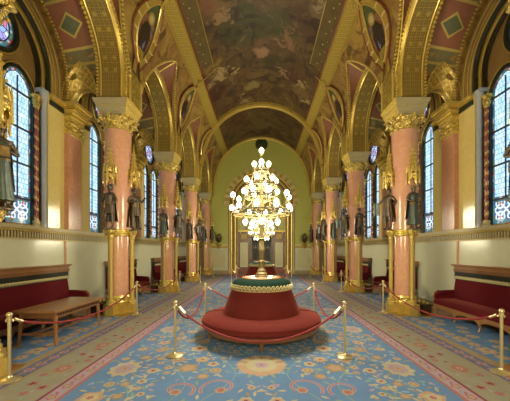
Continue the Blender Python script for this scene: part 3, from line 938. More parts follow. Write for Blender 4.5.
# arch rings across the hall
for (yy, r0, r1, dp, nm) in ((colY(3), 3.42, 3.28, .15, 90), (YF-.02, 3.42, 3.33, .10, 91)):
    g = G(); n_ = 48
    def RG(r, y): return [(-r*cos(PI*i/n_), y, C_V+r*sin(PI*i/n_)) for i in range(n_+1)]
    g.strip(RG(r1, yy-dp), RG(r1, yy+dp), 'gold_matt')
    for y in (yy-dp, yy+dp): 
        g.strip(RG(r1, y), RG(r0+.05, y), 'gold'); g.tube(RG(r1, y), .025, 'gold_bright', 5)
    g.tube(RG(r1-.02, yy), .04, 'gold', 6)
    struct(g, 'trim_%d' % nm)

# ------------------------------------------------------------------ end walls
def X_(px): return (px-261.5)/13.86
def Z_(py): return HZ+(250.5-py)/13.86
g = G()
for sg in (-1, 1):
    g.bb(sg*1.70, sg*5.3, YF, YF+.3, 0, 2.05, 'dado_marble')
    g.bb(sg*1.70, sg*5.3, YF, YF+.3, 2.05, 5.0, 'far_green')
    g.bb(sg*2.4, sg*5.2, YF-.04, YF, 0, .22, 'skirt_stone')
    g.bb(sg*2.4, sg*5.2, YF-.03, YF, .22, .30, 'impost_stone')
    g.bb(sg*2.4, sg*5.2, YF-.10, YF, 2.02, 2.16, 'gold_pale'); g.bb(sg*2.4, sg*5.2, YF-.05, YF, 1.88, 2.02, 'gold_matt')
    for k in range(2):
        g.bb(sg*(2.6+k*1.0), sg*(3.5+k*1.0), YF-.02, YF, .45, 1.75, 'reveal_stucco')
g.bb(-5.3, 5.3, YF, YF+.3, 5.0, 10.2, 'far_green'); g.bb(-1.8, 1.8, YF+.2, YF+.3, 3.0, 5.0, 'far_green')
# gilt rim and small dark roundel near the crown
g.build('wall_far'); bpy.data.objects['wall_far']['kind'] = 'structure'
g = G(); g.bb(-5.3, 5.3, YB-.2, YB, 0, 10.2, 'far_green'); struct(g, 'wall_back')
g = G()
g.lathe([(.46, 0), (.46, .03), (.42, .05), (.40, .035), (.30, .06), (.12, .10), (.02, .11)], 'green_disc', (0, 0, 0), 28)
g.tube([(.45*cos(2*PI*i/28), .45*sin(2*PI*i/28), .03) for i in range(28)], .025, 'gold_matt', 6, True)
for v in range(len(g.v)):
    p = g.v[v]; g.v[v] = (p[0], -p[2], p[1])
o = g.build('wall_roundel', None, (0, YF, 9.35)); tag(o, 'dark round medallion high on the green end wall', 'medallion')

# portal: jamb colonnettes, notched arch, tympanum, doors
g = G()
for sg in (-1, 1):
    for k, (xx, r, m) in enumerate(((2.32, .05, 'gold_pale'), (2.18, .085, 'gold_bright'), (2.02, .05, 'gold_brown'), (1.90, .075, 'gold_bright'), (1.76, .05, 'gold_matt'))):
        g.lathe([(r*1.5, 0), (r*1.5, .35), (r, .42), (r, 4.6), (r*1.3, 4.68), (r*1.7, 4.86), (r*1.7, 4.98)], m, (sg*xx, YF-.05+.03*k, 0), 10)
    g.bb(sg*1.72, sg*2.42, YF-.02, YF+.22, 0, 4.98, 'gold_brown')
    g.bb(sg*1.70, sg*2.50, YF-.12, YF+.1, 4.92, 5.04, 'gold_pale')
n_ = 34
for k in range(n_):
    a0, a1 = PI*k/n_, PI*(k+1)/n_
    R0, R1 = 2.36, 2.74 if k % 2 == 0 else 2.62
    e = .14 if k % 2 == 0 else .08
    pts = [(R0, a0), (R1, a0), (R1, a1), (R0, a1)]
    F = [( -r*cos(a), YF-e, 5.0+r*sin(a)) for r, a in pts]; Bk = [(p[0], YF, p[2]) for p in F]
    m = 'gold_pale' if k % 2 == 0 else 'gold_matt'
    g.poly(F, m)
    for q in range(4): g.poly([F[q], F[(q+1) % 4], Bk[(q+1) % 4], Bk[q]], m)
for r, rad, m in ((2.32, .05, 'gold_bright'), (2.20, .06, 'gold_brown'), (2.08, .06, 'gold_bright'), (1.95, .04, 'maroon'), (1.84, .05, 'gold')):
    g.tube([(-r*cos(PI*i/40), YF-.05, 5.0+r*sin(PI*i/40)) for i in range(41)], rad, m, 6)
struct(g, 'trim_96')
g = G()
out = [(-1.75*cos(PI*i/30), 5.0+1.75*sin(PI*i/30)) for i in range(31)]
g.poly([(u, YF+.08, z) for u, z in out]+[(1.75, YF+.08, 3.15), (-1.75, YF+.08, 3.15)], 'far_green')
for k in range(9):
    xx = -1.5+k*.375; zt = 5.0+sqrt(max(0, 1.75**2-xx*xx))-.05
    g.bb(xx-.03, xx+.03, YF-.0, YF+.08, 2.9, zt, 'gold_brown' if k % 2 else 'gold_pale')
for z in (3.1, 4.0, 5.0): g.bb(-1.72, 1.72, YF-.02, YF+.08, z-.05, z+.05, 'gold')
g.tube([(1.1*cos(2*PI*i/30), YF, 5.35+1.1*sin(2*PI*i/30)) for i in range(30)], .05, 'gold', 6, True)
g.tube([(.5*cos(2*PI*i/20), YF, 5.35+.5*sin(2*PI*i/20)) for i in range(20)], .05, 'gold', 6, True)
struct(g, 'trim_95')
nd = 0
for sg in (-1, 1):
    nd += 1
    root = empty('door_%d' % nd, (sg*1.27, YF+.1, 0)); tag(root, kind='structure')
    g = G()
    g.bb(-.44, .44, -.05, .05, 0, .5, 'wood_door'); g.bb(-.44, .44, -.05, .05, 2.28, 3.05, 'wood_door')
    g.bb(-.44, -.27, -.05, .05, .5, 2.28, 'wood_door'); g.bb(.27, .44, -.05, .05, .5, 2.28, 'wood_door')
    g.bb(-.47, .47, -.09, .05, 2.3, 2.42, 'wood')
    g.build('door_leaf', root)
    g = G(); g.bb(-.27, .27, -.03, .03, .5, 2.28, 'door_panel'); g.bb(-.20, .20, -.04, -.03, .6, 2.18, 'reveal_stucco'); g.build('door_panel', root)
    g = G(); g.bb(-.2, .2, -.06, -.05, 2.55, 2.9, 'gold_matt'); g.build('door_grille', root)
# the passage seen through the middle opening
g = G()
g.bb(-1.9, -1.6, YF+.4, YF+5, 0, 3.3, 'far_room'); g.bb(1.6, 1.9, YF+.4, YF+5, 0, 3.3, 'far_room')
g.bb(-1.9, 1.9, YF+5, YF+5.1, 0, 3.3, 'far_room'); g.bb(-1.9, 1.9, YF+.3, YF+5.1, 3.3, 3.4, 'far_room')
for xx in (-.55, 0, .55): g.bb(xx-.16, xx+.16, YF+4.93, YF+5, .9, 3.0, 'wood_dark'); 
g.bb(-1.6, 1.6, YF+4.9, YF+5, 0, .9, 'wood')
struct(g, 'wall_passage')
root = empty('door_3', (0, YF+.35, 0)); tag(root, kind='structure')
g = G()
for sg in (-1, 1):
    g.bb(sg*.80, sg*.72, -.03, .03, 0, 2.95, 'wood'); g.bb(sg*.02, sg*.09, -.03, .03, 0, 2.95, 'wood')
    g.bb(sg*.02, sg*.80, -.03, .03, 0, .45, 'wood'); g.bb(sg*.02, sg*.80, -.03, .03, 2.8, 2.95, 'wood'); g.bb(sg*.02, sg*.80, -.02, .02, 1.9, 1.96, 'wood')
g.build('door_leaf', root)

# bracket urns on the end wall
for sg in (-1, 1):
    root = empty('bracket_urn', (sg*3.05, YF, 2.16))
    tag(root, f'dark gilded urn with foliage on a bracket, {SIDE[sg]} of the far portal', 'urn', 'bracket urns on the end wall')
    g = G(); g.T = None
    g.lathe([(.04, -.32), (.08, -.26), (.06, -.20), (.16, -.06), (.20, 0), (.2, .04)], 'gold', (0, -.21, 0), 12)
    g.build('bracket', root)
    g = G()
    g.lathe([(.10, .04), (.05, .09), (.06, .13), (.16, .22), (.20, .32), (.17, .40), (.20, .44)], 'bronze', (0, -.21, 0), 16)
    for q in (-1, 1): g.tube([(q*.18, -.21, .24), (q*.32, -.21, .26), (q*.36, -.21, .38), (q*.24, -.21, .42)], .025, 'gold', 6)
    g.build('urn', root)
    g = G()
    rr = random.Random(4)
    for k in range(26):
        a = rr.uniform(0, 2*PI); d = rr.uniform(.02, .26); h = rr.uniform(.46, .78)-d*.6
        g.ball((d*cos(a), -.24+d*.6*sin(a), h), rr.uniform(.035, .06), 'gold_leaf' if k % 2 else 'bronze', 6, 4)
    for k in range(9):
        a = -1.2+2.4*k/8; g.tube([(0, -.21, .42), (.18*sin(a), -.23, .42+.22*cos(a)), (.36*sin(a), -.21, .42+.28*cos(a))], [.02, .02, .008], 'bronze', 5)
    g.build('foliage', root)
# ------------------------------------------------------------------ columns
def octa(r): 
    return lambda a: r
def make_column():
    """column at local origin; +X is the hall side of a LEFT column; local -Y faces the camera"""
    root = empty('marble_column')
    # plinth: cross-shaped block with a footing for each small colonnette
    g = G()
    g.box((0, 0, .14), (.54, .54, .28), 'plinth_gold')
    for dx, dy in ((.36, 0), (0, .37), (0, -.37)):
        g.box((dx, dy, .13), (.21, .21, .26), 'plinth_gold')
        g.box((dx, dy, .02), (.25, .25, .04), 'gold_matt')
    g.box((0, 0, .02), (.58, .58, .04), 'gold_matt')
    g.build('plinth', root)
    g = G()
    g.lathe([(.28, .28), (.30, .32), (.275, .36), (.27, .41), (.285, .45), (.265, .50)], 'gold_bright', seg=28)
    for k in range(10):
        a = 2*PI*k/10; g.ball((.28*cos(a), .28*sin(a), .40), .04, 'gold_leaf', 6, 4)
    g.build('base_ring', root)
    g = G()
    g.lathe([(.26, .46), (.26, 2.12)], 'pink_marble', seg=32)
    g.lathe([(.325, 2.22), (.335, 3.2), (.325, 5.02)], 'pink_marble', seg=32)
    g.build('shaft', root)
    g = G()
    g.lathe([(.27, 2.08), (.33, 2.10), (.33, 2.13), (.315, 2.15), (.315, 2.20), (.35, 2.215), (.35, 2.24), (.325, 2.26)], 'gold', seg=28)
    g.build('collar', root)
    g = G()
    g.lathe([(.335, 4.90), (.365, 4.92), (.365, 4.96), (.335, 4.98), (.335, 5.02), (.35, 5.12), (.40, 5.22)], 'gold_leaf', seg=28)
    for ring, (n, r, z, h) in enumerate(((10, .345, 4.98, .13), (10, .37, 5.07, .15))):
        for k in range(n):
            a = 2*PI*(k+.5*ring)/n
            ca, sa = cos(a), sin(a)
            tx, ty = -sa, ca
            P = []
            prof = ((0, .0, .05), (.03, .35, .085), (.05, .7, .08), (.10, .95, .06), (.15, .98, .03), (.15, .80, .02))
            A = [(ca*(r+d)-tx*w, sa*(r+d)-ty*w, z+t*h) for d, t, w in prof]; B = [(ca*(r+d)+tx*w, sa*(r+d)+ty*w, z+t*h) for d, t, w in prof]
            g.strip(A, B, 'gold_leaf')
            g.ball((ca*(r+.13), sa*(r+.13), z+h*.92), .032, 'gold_bright', 6, 4)
    for dx in (-1, 1):
        for dy in (-1, 1):
            g.ball((dx*.31, dy*.31, 5.18), .065, 'gold_bright', 8, 5)
            for e in (0, 1):
                g.tube([(dx*(.31-.12*e*t), dy*(.31-.12*(1-e)*t), 5.18-.14*t) for t in (0, .5, 1)], [.04, .03, .015], 'gold_leaf', 6)
    g.build('capital', root)
    # stepped impost block, gilded on the hall side, with the candelabrum's highlight put into that gold
    g = G()
    steps = [(5.20, .64, .07), (5.27, .68, .05), (5.32, .71, .06), (5.38, .75, .05), (5.43, .79, .05), (5.48, .82, .06), (5.54, .86, .045), (5.585, .90, .055)]
    for z, w, h in steps:
        g.box((0, 0, z+h/2), (w, w, h), 'impost_stone')
        g.box((w/2+.003, 0, z+h/2), (.012, w+.002, h*.92), 'gold_side_lit')
    for k in range(12):
        for a in range(4):
            u = -.34+.68*k/11
            if a % 2: c = (u, (a-2)*.405, 5.46); d = (.030, .03, .03)
            else: c = ((a-1)*.405, u, 5.46); d = (.03, .030, .03)
            g.box(c, d, 'gold_pale')
    g.build('impost', root)
    for nm, (dx, dy) in (('hall', (.37, 0)), ('front', (0, -.38)), ('back', (0, .38))):
        g = G()
        g.lathe([(.10, .26), (.105, .31), (.08, .34), (.085, .38), (.052, .42), (.050, 1.98), (.065, 2.02), (.06, 2.06), (.11, 2.16), (.125, 2.18), (.125, 2.235)], 'gold', (dx, dy, 0), 14,
                mats=['gold_bright']*5+['gold']+['gold_leaf']*5)
        g.build('colonnette', root)
        g = G(); c = Vector((dx, dy, 0))*1.12
        # gothic canopy: hexagonal hood with gables, pinnacles and a crocketed spire
        def hx(r, z, k): a = PI/6+PI/3*k; return (c.x+r*cos(a), c.y+r*sin(a), z)
        for k in range(6):
            a, b_ = hx(.155, 3.45, k), hx(.155, 3.45, k+1); a2, b2 = hx(.135, 3.70, k), hx(.135, 3.70, k+1)
            m_ = Vector(a).lerp(Vector(b_), .5)+Vector((0, 0, .13)); mt = Vector(a2).lerp(Vector(b2), .5)*1.0; mt.z = 3.86
            mo = (m_-Vector((c.x, c.y, m_.z)))*.12
            g.poly([a, m_, mt+mo, a2], 'gold_leaf'); g.poly([m_, b_, b2, mt+mo], 'gold_leaf')
            g.tube([a, hx(.16, 3.40, k)], [.024, .010], 'gold_bright', 5)
            g.tube([hx(.15, 3.45, k), hx(.15, 3.76, k), hx(.145, 3.92, k)], [.022, .018, .004], 'gold_bright', 5)
            g.tube([a2, tuple(mt+mo), b2], .016, 'gold_bright', 5)
            for q in range(5):
                rr = .10*(1-q/5.6); g.ball(hx(rr+.012, 3.86+q*.11, k), .021, 'gold_bright', 5, 3)
        g.lathe([(.12, 3.72), (.10, 3.84), (.02, 4.42), (.03, 4.45), (.012, 4.50), (.02, 4.54), (.003, 4.60)], 'gold', (c.x, c.y, 0), 6, False)
        g.lathe([(.12, 3.62), (.16, 3.70), (.05, 3.76)], 'gold_brown', (c.x, c.y, 0), 6, False)
        g.box((c.x*.88, c.y*.88, 3.66), (.12, .12, .12), 'gold')
        g.build('canopy', root)
    # dark wooden shelf foot on the aisle side with gilt leaves
    g = G()
    g.box((-.50, -.02, .13), (.24, .44, .20), 'wood_dark'); g.box((-.50, -.02, .25), (.30, .50, .04), 'wood_dark')
    for k in range(6):
        g.ball((-.45-.07*(k % 2), -.22+.08*k, .30), .035, 'gold_leaf', 6, 4)
    g.build('side_footing', root)
    return root
ORD = ['nearest', 'second', 'third', 'fourth', 'farthest']
proto = make_column()
first = True
for i in range(0, 5):
    for s_ in (-1, 1):
        c = proto if first else copy_tree(proto); first = False
        c.location = (s_*XC, colY(i), .0)
        # the right-hand columns are the same piece turned round; 'front' and 'back' swap harmlessly
        c.rotation_euler = (0, 0, 0 if s_ < 0 else PI)
        lb = ['pink marble column cut off by the %s edge of the photo', 'large pink marble column nearest in full view on the %s',
              'pink marble column second in full view on the %s', 'pink marble column third in full view on the %s', 'pink marble column against the far end wall on the %s'][i] % SIDE[s_]
        tag(c, lb, 'column', 'pink marble columns along the hall')

# ------------------------------------------------------------------ bronze statues of knights
def skin_body(joints, edges, root_i, sub=1):
    me = bpy.data.meshes.new('b'); me.from_pydata([j[0] for j in joints], edges, [])
    o = bpy.data.objects.new('tmpb', me); COL.objects.link(o)
    o.modifiers.new('s', 'SKIN'); o.modifiers.new('u', 'SUBSURF').levels = sub
    sv = me.skin_vertices[0].data
    for k, j in enumerate(joints):
        r = j[1]; sv[k].radius = r if isinstance(r, tuple) else (r, r); sv[k].use_root = (k == root_i)
    dg = bpy.context.evaluated_depsgraph_get(); dg.update()
    m2 = bpy.data.meshes.new_from_object(o.evaluated_get(dg))
    bpy.data.objects.remove(o)
    return m2
def make_statue(kind):
    """~1.75 units tall facing -Y, scaled to 1.08 m at the end"""
    K = .62
    root = empty('bronze_statue')
    P = {'A': dict(le=(-.33, .02, 1.20), lh=(-.22, -.20, 1.05), re=(.33, .0, 1.18), rh=(.36, -.16, .98), lk=(-.13, -.10, .50), rk=(.12, .02, .50), lf=(-.16, -.04, .07), rf=(.13, .04, .07)),
         'B': dict(le=(-.30, .05, 1.18), lh=(-.10, -.20, 1.22), re=(.34, -.02, 1.22), rh=(.30, -.24, 1.40), lk=(-.10, -.01, .50), rk=(.16, -.12, .52), lf=(-.11, .03, .07), rf=(.20, -.02, .07)),
         'C': dict(le=(-.31, .0, 1.17), lh=(-.08, -.22, 1.10), re=(.31, .0, 1.17), rh=(.06, -.22, 1.20), lk=(-.11, -.04, .50), rk=(.11, -.02, .50), lf=(-.13, .0, .07), rf=(.14, .0, .07)),
         'D': dict(le=(-.36, -.05, 1.22), lh=(-.38, -.20, 1.00), re=(.36, .05, 1.20), rh=(.24, -.16, 1.04), lk=(-.12, -.02, .50), rk=(.14, -.10, .52), lf=(-.13, .03, .07), rf=(.17, -.05, .07))}[kind]
    hx = {'A': .03, 'B': -.03, 'C': 0, 'D': .04}[kind]
    J = [((0, 0, .95), (.15, .12)), ((0, 0, 1.10), (.13, .105)), ((hx*.3, 0, 1.28), (.165, .12)), ((hx*.4, .0, 1.42), (.12, .09)), ((hx*.6, 0, 1.50), .058),
         ((hx, -.01, 1.58), (.075, .085)), ((hx, -.015, 1.68), (.078, .09)), ((hx, 0, 1.745), (.05, .055)),
         ((-.19, 0, 1.41), .075), (P['le'], .052), (P['lh'], .035), ((.19, 0, 1.41), .075), (P['re'], .052), (P['rh'], .035),
         ((-.10, 0, .88), .10), (P['lk'], .065), (P['lf'], .042), ((P['lf'][0]-.02, P['lf'][1]-.15, .035), .035),
         ((.10, 0, .88), .10), (P['rk'], .065), (P['rf'], .042), ((P['rf'][0]+.02, P['rf'][1]-.15, .035), .035)]
    E = [(0, 1), (1, 2), (2, 3), (3, 4), (4, 5), (5, 6), (6, 7), (3, 8), (8, 9), (9, 10), (3, 11), (11, 12), (12, 13), (0, 14), (14, 15), (15, 16), (16, 17), (0, 18), (18, 19), (19, 20), (20, 21)]
    me = skin_body(J, E, 0, 1)
    g = G(); g.T = Matrix.Scale(K, 4)
    base = len(g.v)
    for v in me.vertices: g.av(v.co)
    for p in me.polygons: g.face([base+i for i in p.vertices], 'bronze', True)
    # hands: palm and five curled fingers, nose, brow, beard joined into the body mesh
    for hk, sg in (('lh', -1), ('rh', 1)):
        h = Vector(P[hk]); g.ball(h+Vector((0, -.02, 0)), .038, 'bronze', 8, 5)
        for f in range(4):
            b0 = h+Vector((sg*.028, -.035, .030-.02*f)); L = (.05, .056, .052, .042)[f]
            g.tube([b0, b0+Vector((sg*-.005, -L*.55, 0)), b0+Vector((-sg*.035, -L*.75, -.004)), b0+Vector((-sg*.05, -L*.35, -.006))], [.0105, .010, .009, .007], 'bronze', 5)
        b0 = h+Vector((-sg*.02, -.01, .03)); g.tube([b0, b0+Vector((-sg*.02, -.03, .015)), b0+Vector((-sg*.01, -.055, .005))], [.012, .011, .008], 'bronze', 5)
    g.tube([(hx, -.095, 1.66), (hx, -.118, 1.625)], [.008, .017], 'bronze', 5)
    for e in (-1, 1):
        g.ball((hx+e*.03, -.085, 1.662), .012, 'bronze_cloak', 6, 4); g.ball((hx+e*.083, 0, 1.64), .02, 'bronze', 6, 4, 1.4)
    g.tube([(hx-.022, -.096, 1.597), (hx, -.101, 1.594), (hx+.022, -.096, 1.597)], .007, 'bronze_cloak', 5)
    if kind in 'BD': g.ball((hx, -.07, 1.555), .05, 'bronze_cloak', 8, 6, 1.4)
    g.build('body', root, angle=60)
    # tunic
    g = G(); g.T = Matrix.Scale(K, 4)
    low = {'A': .62, 'B': .60, 'C': .16, 'D': .56}[kind]
    flare = .25 if kind == 'C' else .23
    def fold(r, t): return lambda a: r*(1+.10*t*sin(a*9+1.3))*(.82+.18*abs(cos(a)))
    g.lathe([(fold(.15, 0), 1.40), (fold(.185, 0), 1.30), (fold(.155, .1), 1.08), (fold(.165, .2), 1.0), (fold(.195, .7), (1.0+low)/2), (fold(flare, 1), low), (fold(flare-.03, 1), low+.01)],
            'bronze_green' if kind in 'C' else 'bronze', (0, 0, 0), 36)
    g.lathe([(fold(.172, .1), 1.01), (fold(.18, .1), 1.03), (fold(.18, .1), 1.06), (fold(.168, .1), 1.08)], 'gold_brown', (0, 0, 0), 24)
    g.build('tunic', root, angle=60)
    # cloak round the back
    if True:
        g = G(); g.T = Matrix.Scale(K, 4)
        span = {'A': 1.35, 'B': 1.6, 'C': 1.1, 'D': 1.3}[kind]; lowc = {'A': .30, 'B': .10, 'C': .40, 'D': .35}[kind]
        def ck(i, j):
            a = PI/2+(-1+2*i)*span*(1-.12*j); z = 1.45-(1.45-lowc)*j
            r = (.15+.05*min(1, j*5)+.09*j)*(1+.11*j*sin(i*26+2*j))
            return (r*1.15*cos(a), r*sin(a)*(.55 if sin(a) > 0 else 1)+.02, z)
        g.grid(ck, 40, 10, 'bronze_cloak')
        g.grid(lambda i, j: tuple(Vector(ck(i, j))*Vector((.93, .93, 1)) if False else (ck(i, j)[0]*.94, ck(i, j)[1]*.94, ck(i, j)[2])), 40, 10, 'bronze_cloak')
        g.tube([(-.2, -.06, 1.44), (-.08, -.12, 1.40), (.08, -.12, 1.40), (.2, -.06, 1.44)], .028, 'bronze_cloak', 6)
        g.build('cloak', root, angle=60)
    g = G(); g.T = Matrix.Scale(K, 4)
    if kind == 'A':
        g.lathe([(.102, 1.66), (.108, 1.70), (.10, 1.77), (.06, 1.82), (.01, 1.84)], 'bronze_green', (hx, 0, 0), 16)
        g.tube([(hx, .02, 1.82), (hx, .10, 1.86), (hx, .16, 1.78), (hx, .17, 1.62)], [.01, .03, .03, .008], 'bronze', 6); nm = 'helmet'
    elif kind == 'B':
        g.lathe([(.095, 1.66), (.12, 1.69), (.13, 1.74), (.10, 1.78), (.09, 1.80)], 'bronze_cloak', (hx, 0, 0), 16); nm = 'fur_hat'
    elif kind == 'C':
        g.lathe([(.095, 1.68), (.098, 1.71), (lambda a: .10, 1.73)], 'gold_brown', (hx, 0, 0), 16)
        for k in range(8): g.tube([(hx+.098*cos(PI*k/4), .098*sin(PI*k/4), 1.72), (hx+.105*cos(PI*k/4), .105*sin(PI*k/4), 1.78)], [.02, .004], 'gold_brown', 4)
        g.ball((hx, .01, 1.69), .092, 'bronze', 10, 6); nm = 'crown'
    else:
        g.lathe([(.10, 1.64), (.105, 1.70), (.13, 1.715), (.10, 1.73), (.085, 1.79), (.03, 1.84), (.006, 1.90)], 'bronze', (hx, 0, 0), 16); nm = 'helmet'
    g.build(nm, root)
    g = G(); g.T = Matrix.Scale(K, 4); rh = Vector(P['rh'])
    if kind in ('A', 'D'):
        tip = rh+Vector((.05, .0, -.86)); top = rh+Vector((-.01, -.03, .16))
        g.tube([top, rh, rh+Vector((0, 0, -.07)), tip], [.018, .018, .022, .008], 'bronze', 6); g.tube([rh+Vector((-.09, -.03, .04)), rh+Vector((.09, -.03, .04))], .014, 'bronze', 6); g.ball(top, .025, 'bronze'); nm = 'sword'
    elif kind == 'B':
        g.tube([(rh.x+.02, rh.y-.03, .03), (rh.x-.02, rh.y-.03, 1.86)], .014, 'bronze', 6); g.tube([(rh.x-.02, rh.y-.03, 1.84), (rh.x-.02, rh.y-.03, 1.90), (rh.x-.022, rh.y-.03, 2.02)], [.01, .035, .003], 'bronze_green', 6); nm = 'spear'
    else:
        g.box((-.0, -.27, 1.15), (.20, .05, .26), 'bronze_cloak'); g.box((-.0, -.30, 1.15), (.15, .012, .20), 'gold_brown'); nm = 'book'
    g.build(nm, root)
    if kind == 'D':
        g = G(); g.T = Matrix.Scale(K, 4)
        lh = Vector(P['lh'])
        g.grid(lambda i, j: (lh.x-.16+.32*i, lh.y-.07-.06*sin(PI*i), lh.z-.36*(1-.0)+.52*j-.0 if False else lh.z+.20-.56*j+(.10*abs(2*i-1) if j > .8 else 0)*-1*(j-.8)*-5), 8, 8, 'bronze_green')
        g.grid(lambda i, j: (lh.x-.16+.32*i, lh.y-.055-.05*sin(PI*i), lh.z+.20-.56*j), 8, 8, 'bronze_green')
        g.build('shield', root)
    g = G(); g.lathe([(.145, 0), (.145, .02), (.135, .03), (.13, .035)], 'bronze', (0, 0, -.028), 16); g.build('foot_plate', root)
    return root
protos = {k: make_statue(k) for k in 'ABCD'}
used = set()
seq = 'ABDCBDACDBCA'
ci = 0
desc = {'A': 'bronze helmeted warrior statue', 'B': 'bronze spearman statue', 'C': 'greenish bronze crowned statue with book', 'D': 'bronze shield bearer statue'}
wherec = ['photo-edge column', 'nearest full column', 'second full column', 'third full column', 'farthest column']
for i in range(0, 5):
    for s_ in (-1, 1):
        for pos in ('front', 'hall', 'back'):
            if i == 0 and pos == 'front': continue
            if i == 4 and pos == 'back': continue
            k = {(1, -1, 'front'): 'A', (1, -1, 'hall'): 'B', (1, 1, 'hall'): 'D', (1, 1, 'front'): 'C', (0, 1, 'hall'): 'C', (0, 1, 'back'): 'C', (0, -1, 'hall'): 'C', (0, -1, 'back'): 'B'}.get((i, s_, pos)) or seq[ci % len(seq)]
            ci += 1
            if k in used: st = copy_tree(protos[k])
            else: st = protos[k]; used.add(k)
            dx, dy, a = {'front': (0, -.45, 0), 'back': (0, .45, PI), 'hall': (-s_*.44, 0, -s_*PI/2)}[pos]
            st.location = (s_*XC+dx*1.02, colY(i)+dy*1.02, 2.264)
            a += {'front': -.25*s_*-1, 'back': .2, 'hall': .55*s_}[pos]
            st.rotation_euler = (0, 0, a)
            pw = {'front': 'front of', 'back': 'rear of', 'hall': 'hall side of'}[pos]
            tag(st, f'{desc[k]}, {pw} {wherec[i]}, {SIDE[s_]}', 'statue', 'bronze statues on the columns')
for k in 'ABCD':
    if k not in used: print('UNUSED', k)

# ------------------------------------------------------------------ round sofas
def garland(g, path, amp, r, m, waves):
    """interlaced gilt trim along path(t)->(point, up, out)"""
    n = waves*8
    for ph in (0, PI):
        P = []
        for i in range(n+1):
            t = i/n; p, up, out = path(t)
            P.append(Vector(p)+Vector(up)*amp*sin(2*PI*waves*t+ph)+Vector(out)*.01*cos(2*PI*waves*t+ph))
        g.tube(P, r, m, 5)
    for i in range(waves*2):
        p, up, out = path((i+.5)/(waves*2)); g.ball(Vector(p)+Vector(out)*.012, r*1.6, m, 6, 4)
def make_sofa():
    root = empty('round_sofa')
    def ln(r): return r
    g = G(); g.lathe([(1.12, .165), (1.13, .18), (1.13, .235), (1.10, .25), (.4, .25)], 'wood', seg=64)
    g.build('seat_rail', root)
    g = G()
    g.lathe([(1.10, .235), (1.155, .255), (1.185, .30), (1.18, .35), (1.13, .40), (1.02, .435), (.85, .455), (.60, .465)], 'velvet_rust', seg=72)
    g.tube([(1.165*cos(2*PI*i/64), 1.165*sin(2*PI*i/64), .365) for i in range(64)], .010, 'velvet_rust', 5, True)
    for a in (.05, PI-.05, PI/2, -PI/2-PI/3*0):
        pass
    g.build('seat', root)
    g = G()
    for a in (.12, PI-.12, PI*.5):
        g.tube([((.74+.43*t)*cos(a), (.74+.43*t)*sin(a), .468-.045*t-.05*t**6) for t in [k/10 for k in range(11)]], .014, 'velvet_rust', 6)
    g.build('seam', root)
    for k in range(5):
        a = -PI/2+2*PI*k/5
        g = G(); c = (1.03*cos(a), 1.03*sin(a))
        g.lathe([(.022, 0), (.03, .02), (.025, .05), (.045, .11), (.05, .17)], 'wood', (c[0], c[1], 0), 10)
        g.build('leg', root)
    g = G()
    g.lathe([(.765, .44), (.755, .50), (.70, .66), (.635, .82), (.595, .93), (.585, .965)], 'velvet_rust', seg=64)
    g.build('backrest', root)
    g = G()
    g.lathe([(.585, .955), (.595, .97), (.60, 1.03), (.57, 1.07), (.52, 1.10), (.44, 1.125), (.40, 1.13)], 'green_fabric', seg=64)
    g.build('green_band', root)
    g = G()
    garland(g, lambda t: ((.607*cos(2*PI*t), .607*sin(2*PI*t), .985), (0, 0, 1), (cos(2*PI*t), sin(2*PI*t), 0)), .042, .0105, 'garland_gold', 22)
    g.tube([(.60*cos(2*PI*i/60), .60*sin(2*PI*i/60), .93) for i in range(60)], .009, 'garland_gold', 5, True)
    g.build('garland', root)
    g = G(); g.lathe([(.37, 1.12), (.395, 1.13), (.395, 1.145), (.38, 1.152), (.34, 1.153), (.06, 1.153)], 'table_marble', seg=56, mats=['wood_light']*4+['table_marble'])
    g.build('table_top', root)
    return root
sofa = make_sofa(); sofa.location = (0, bayY(1), T+.004)
tag(sofa, 'large rust red round sofa nearest the camera, green band and gold garland at its top', 'sofa', 'round sofas in the hall')
sofa2 = copy_tree(sofa); sofa2.location = (0, bayY(3), T+.004)
tag(sofa2, 'second rust red round sofa, farther away before the portal', 'sofa')

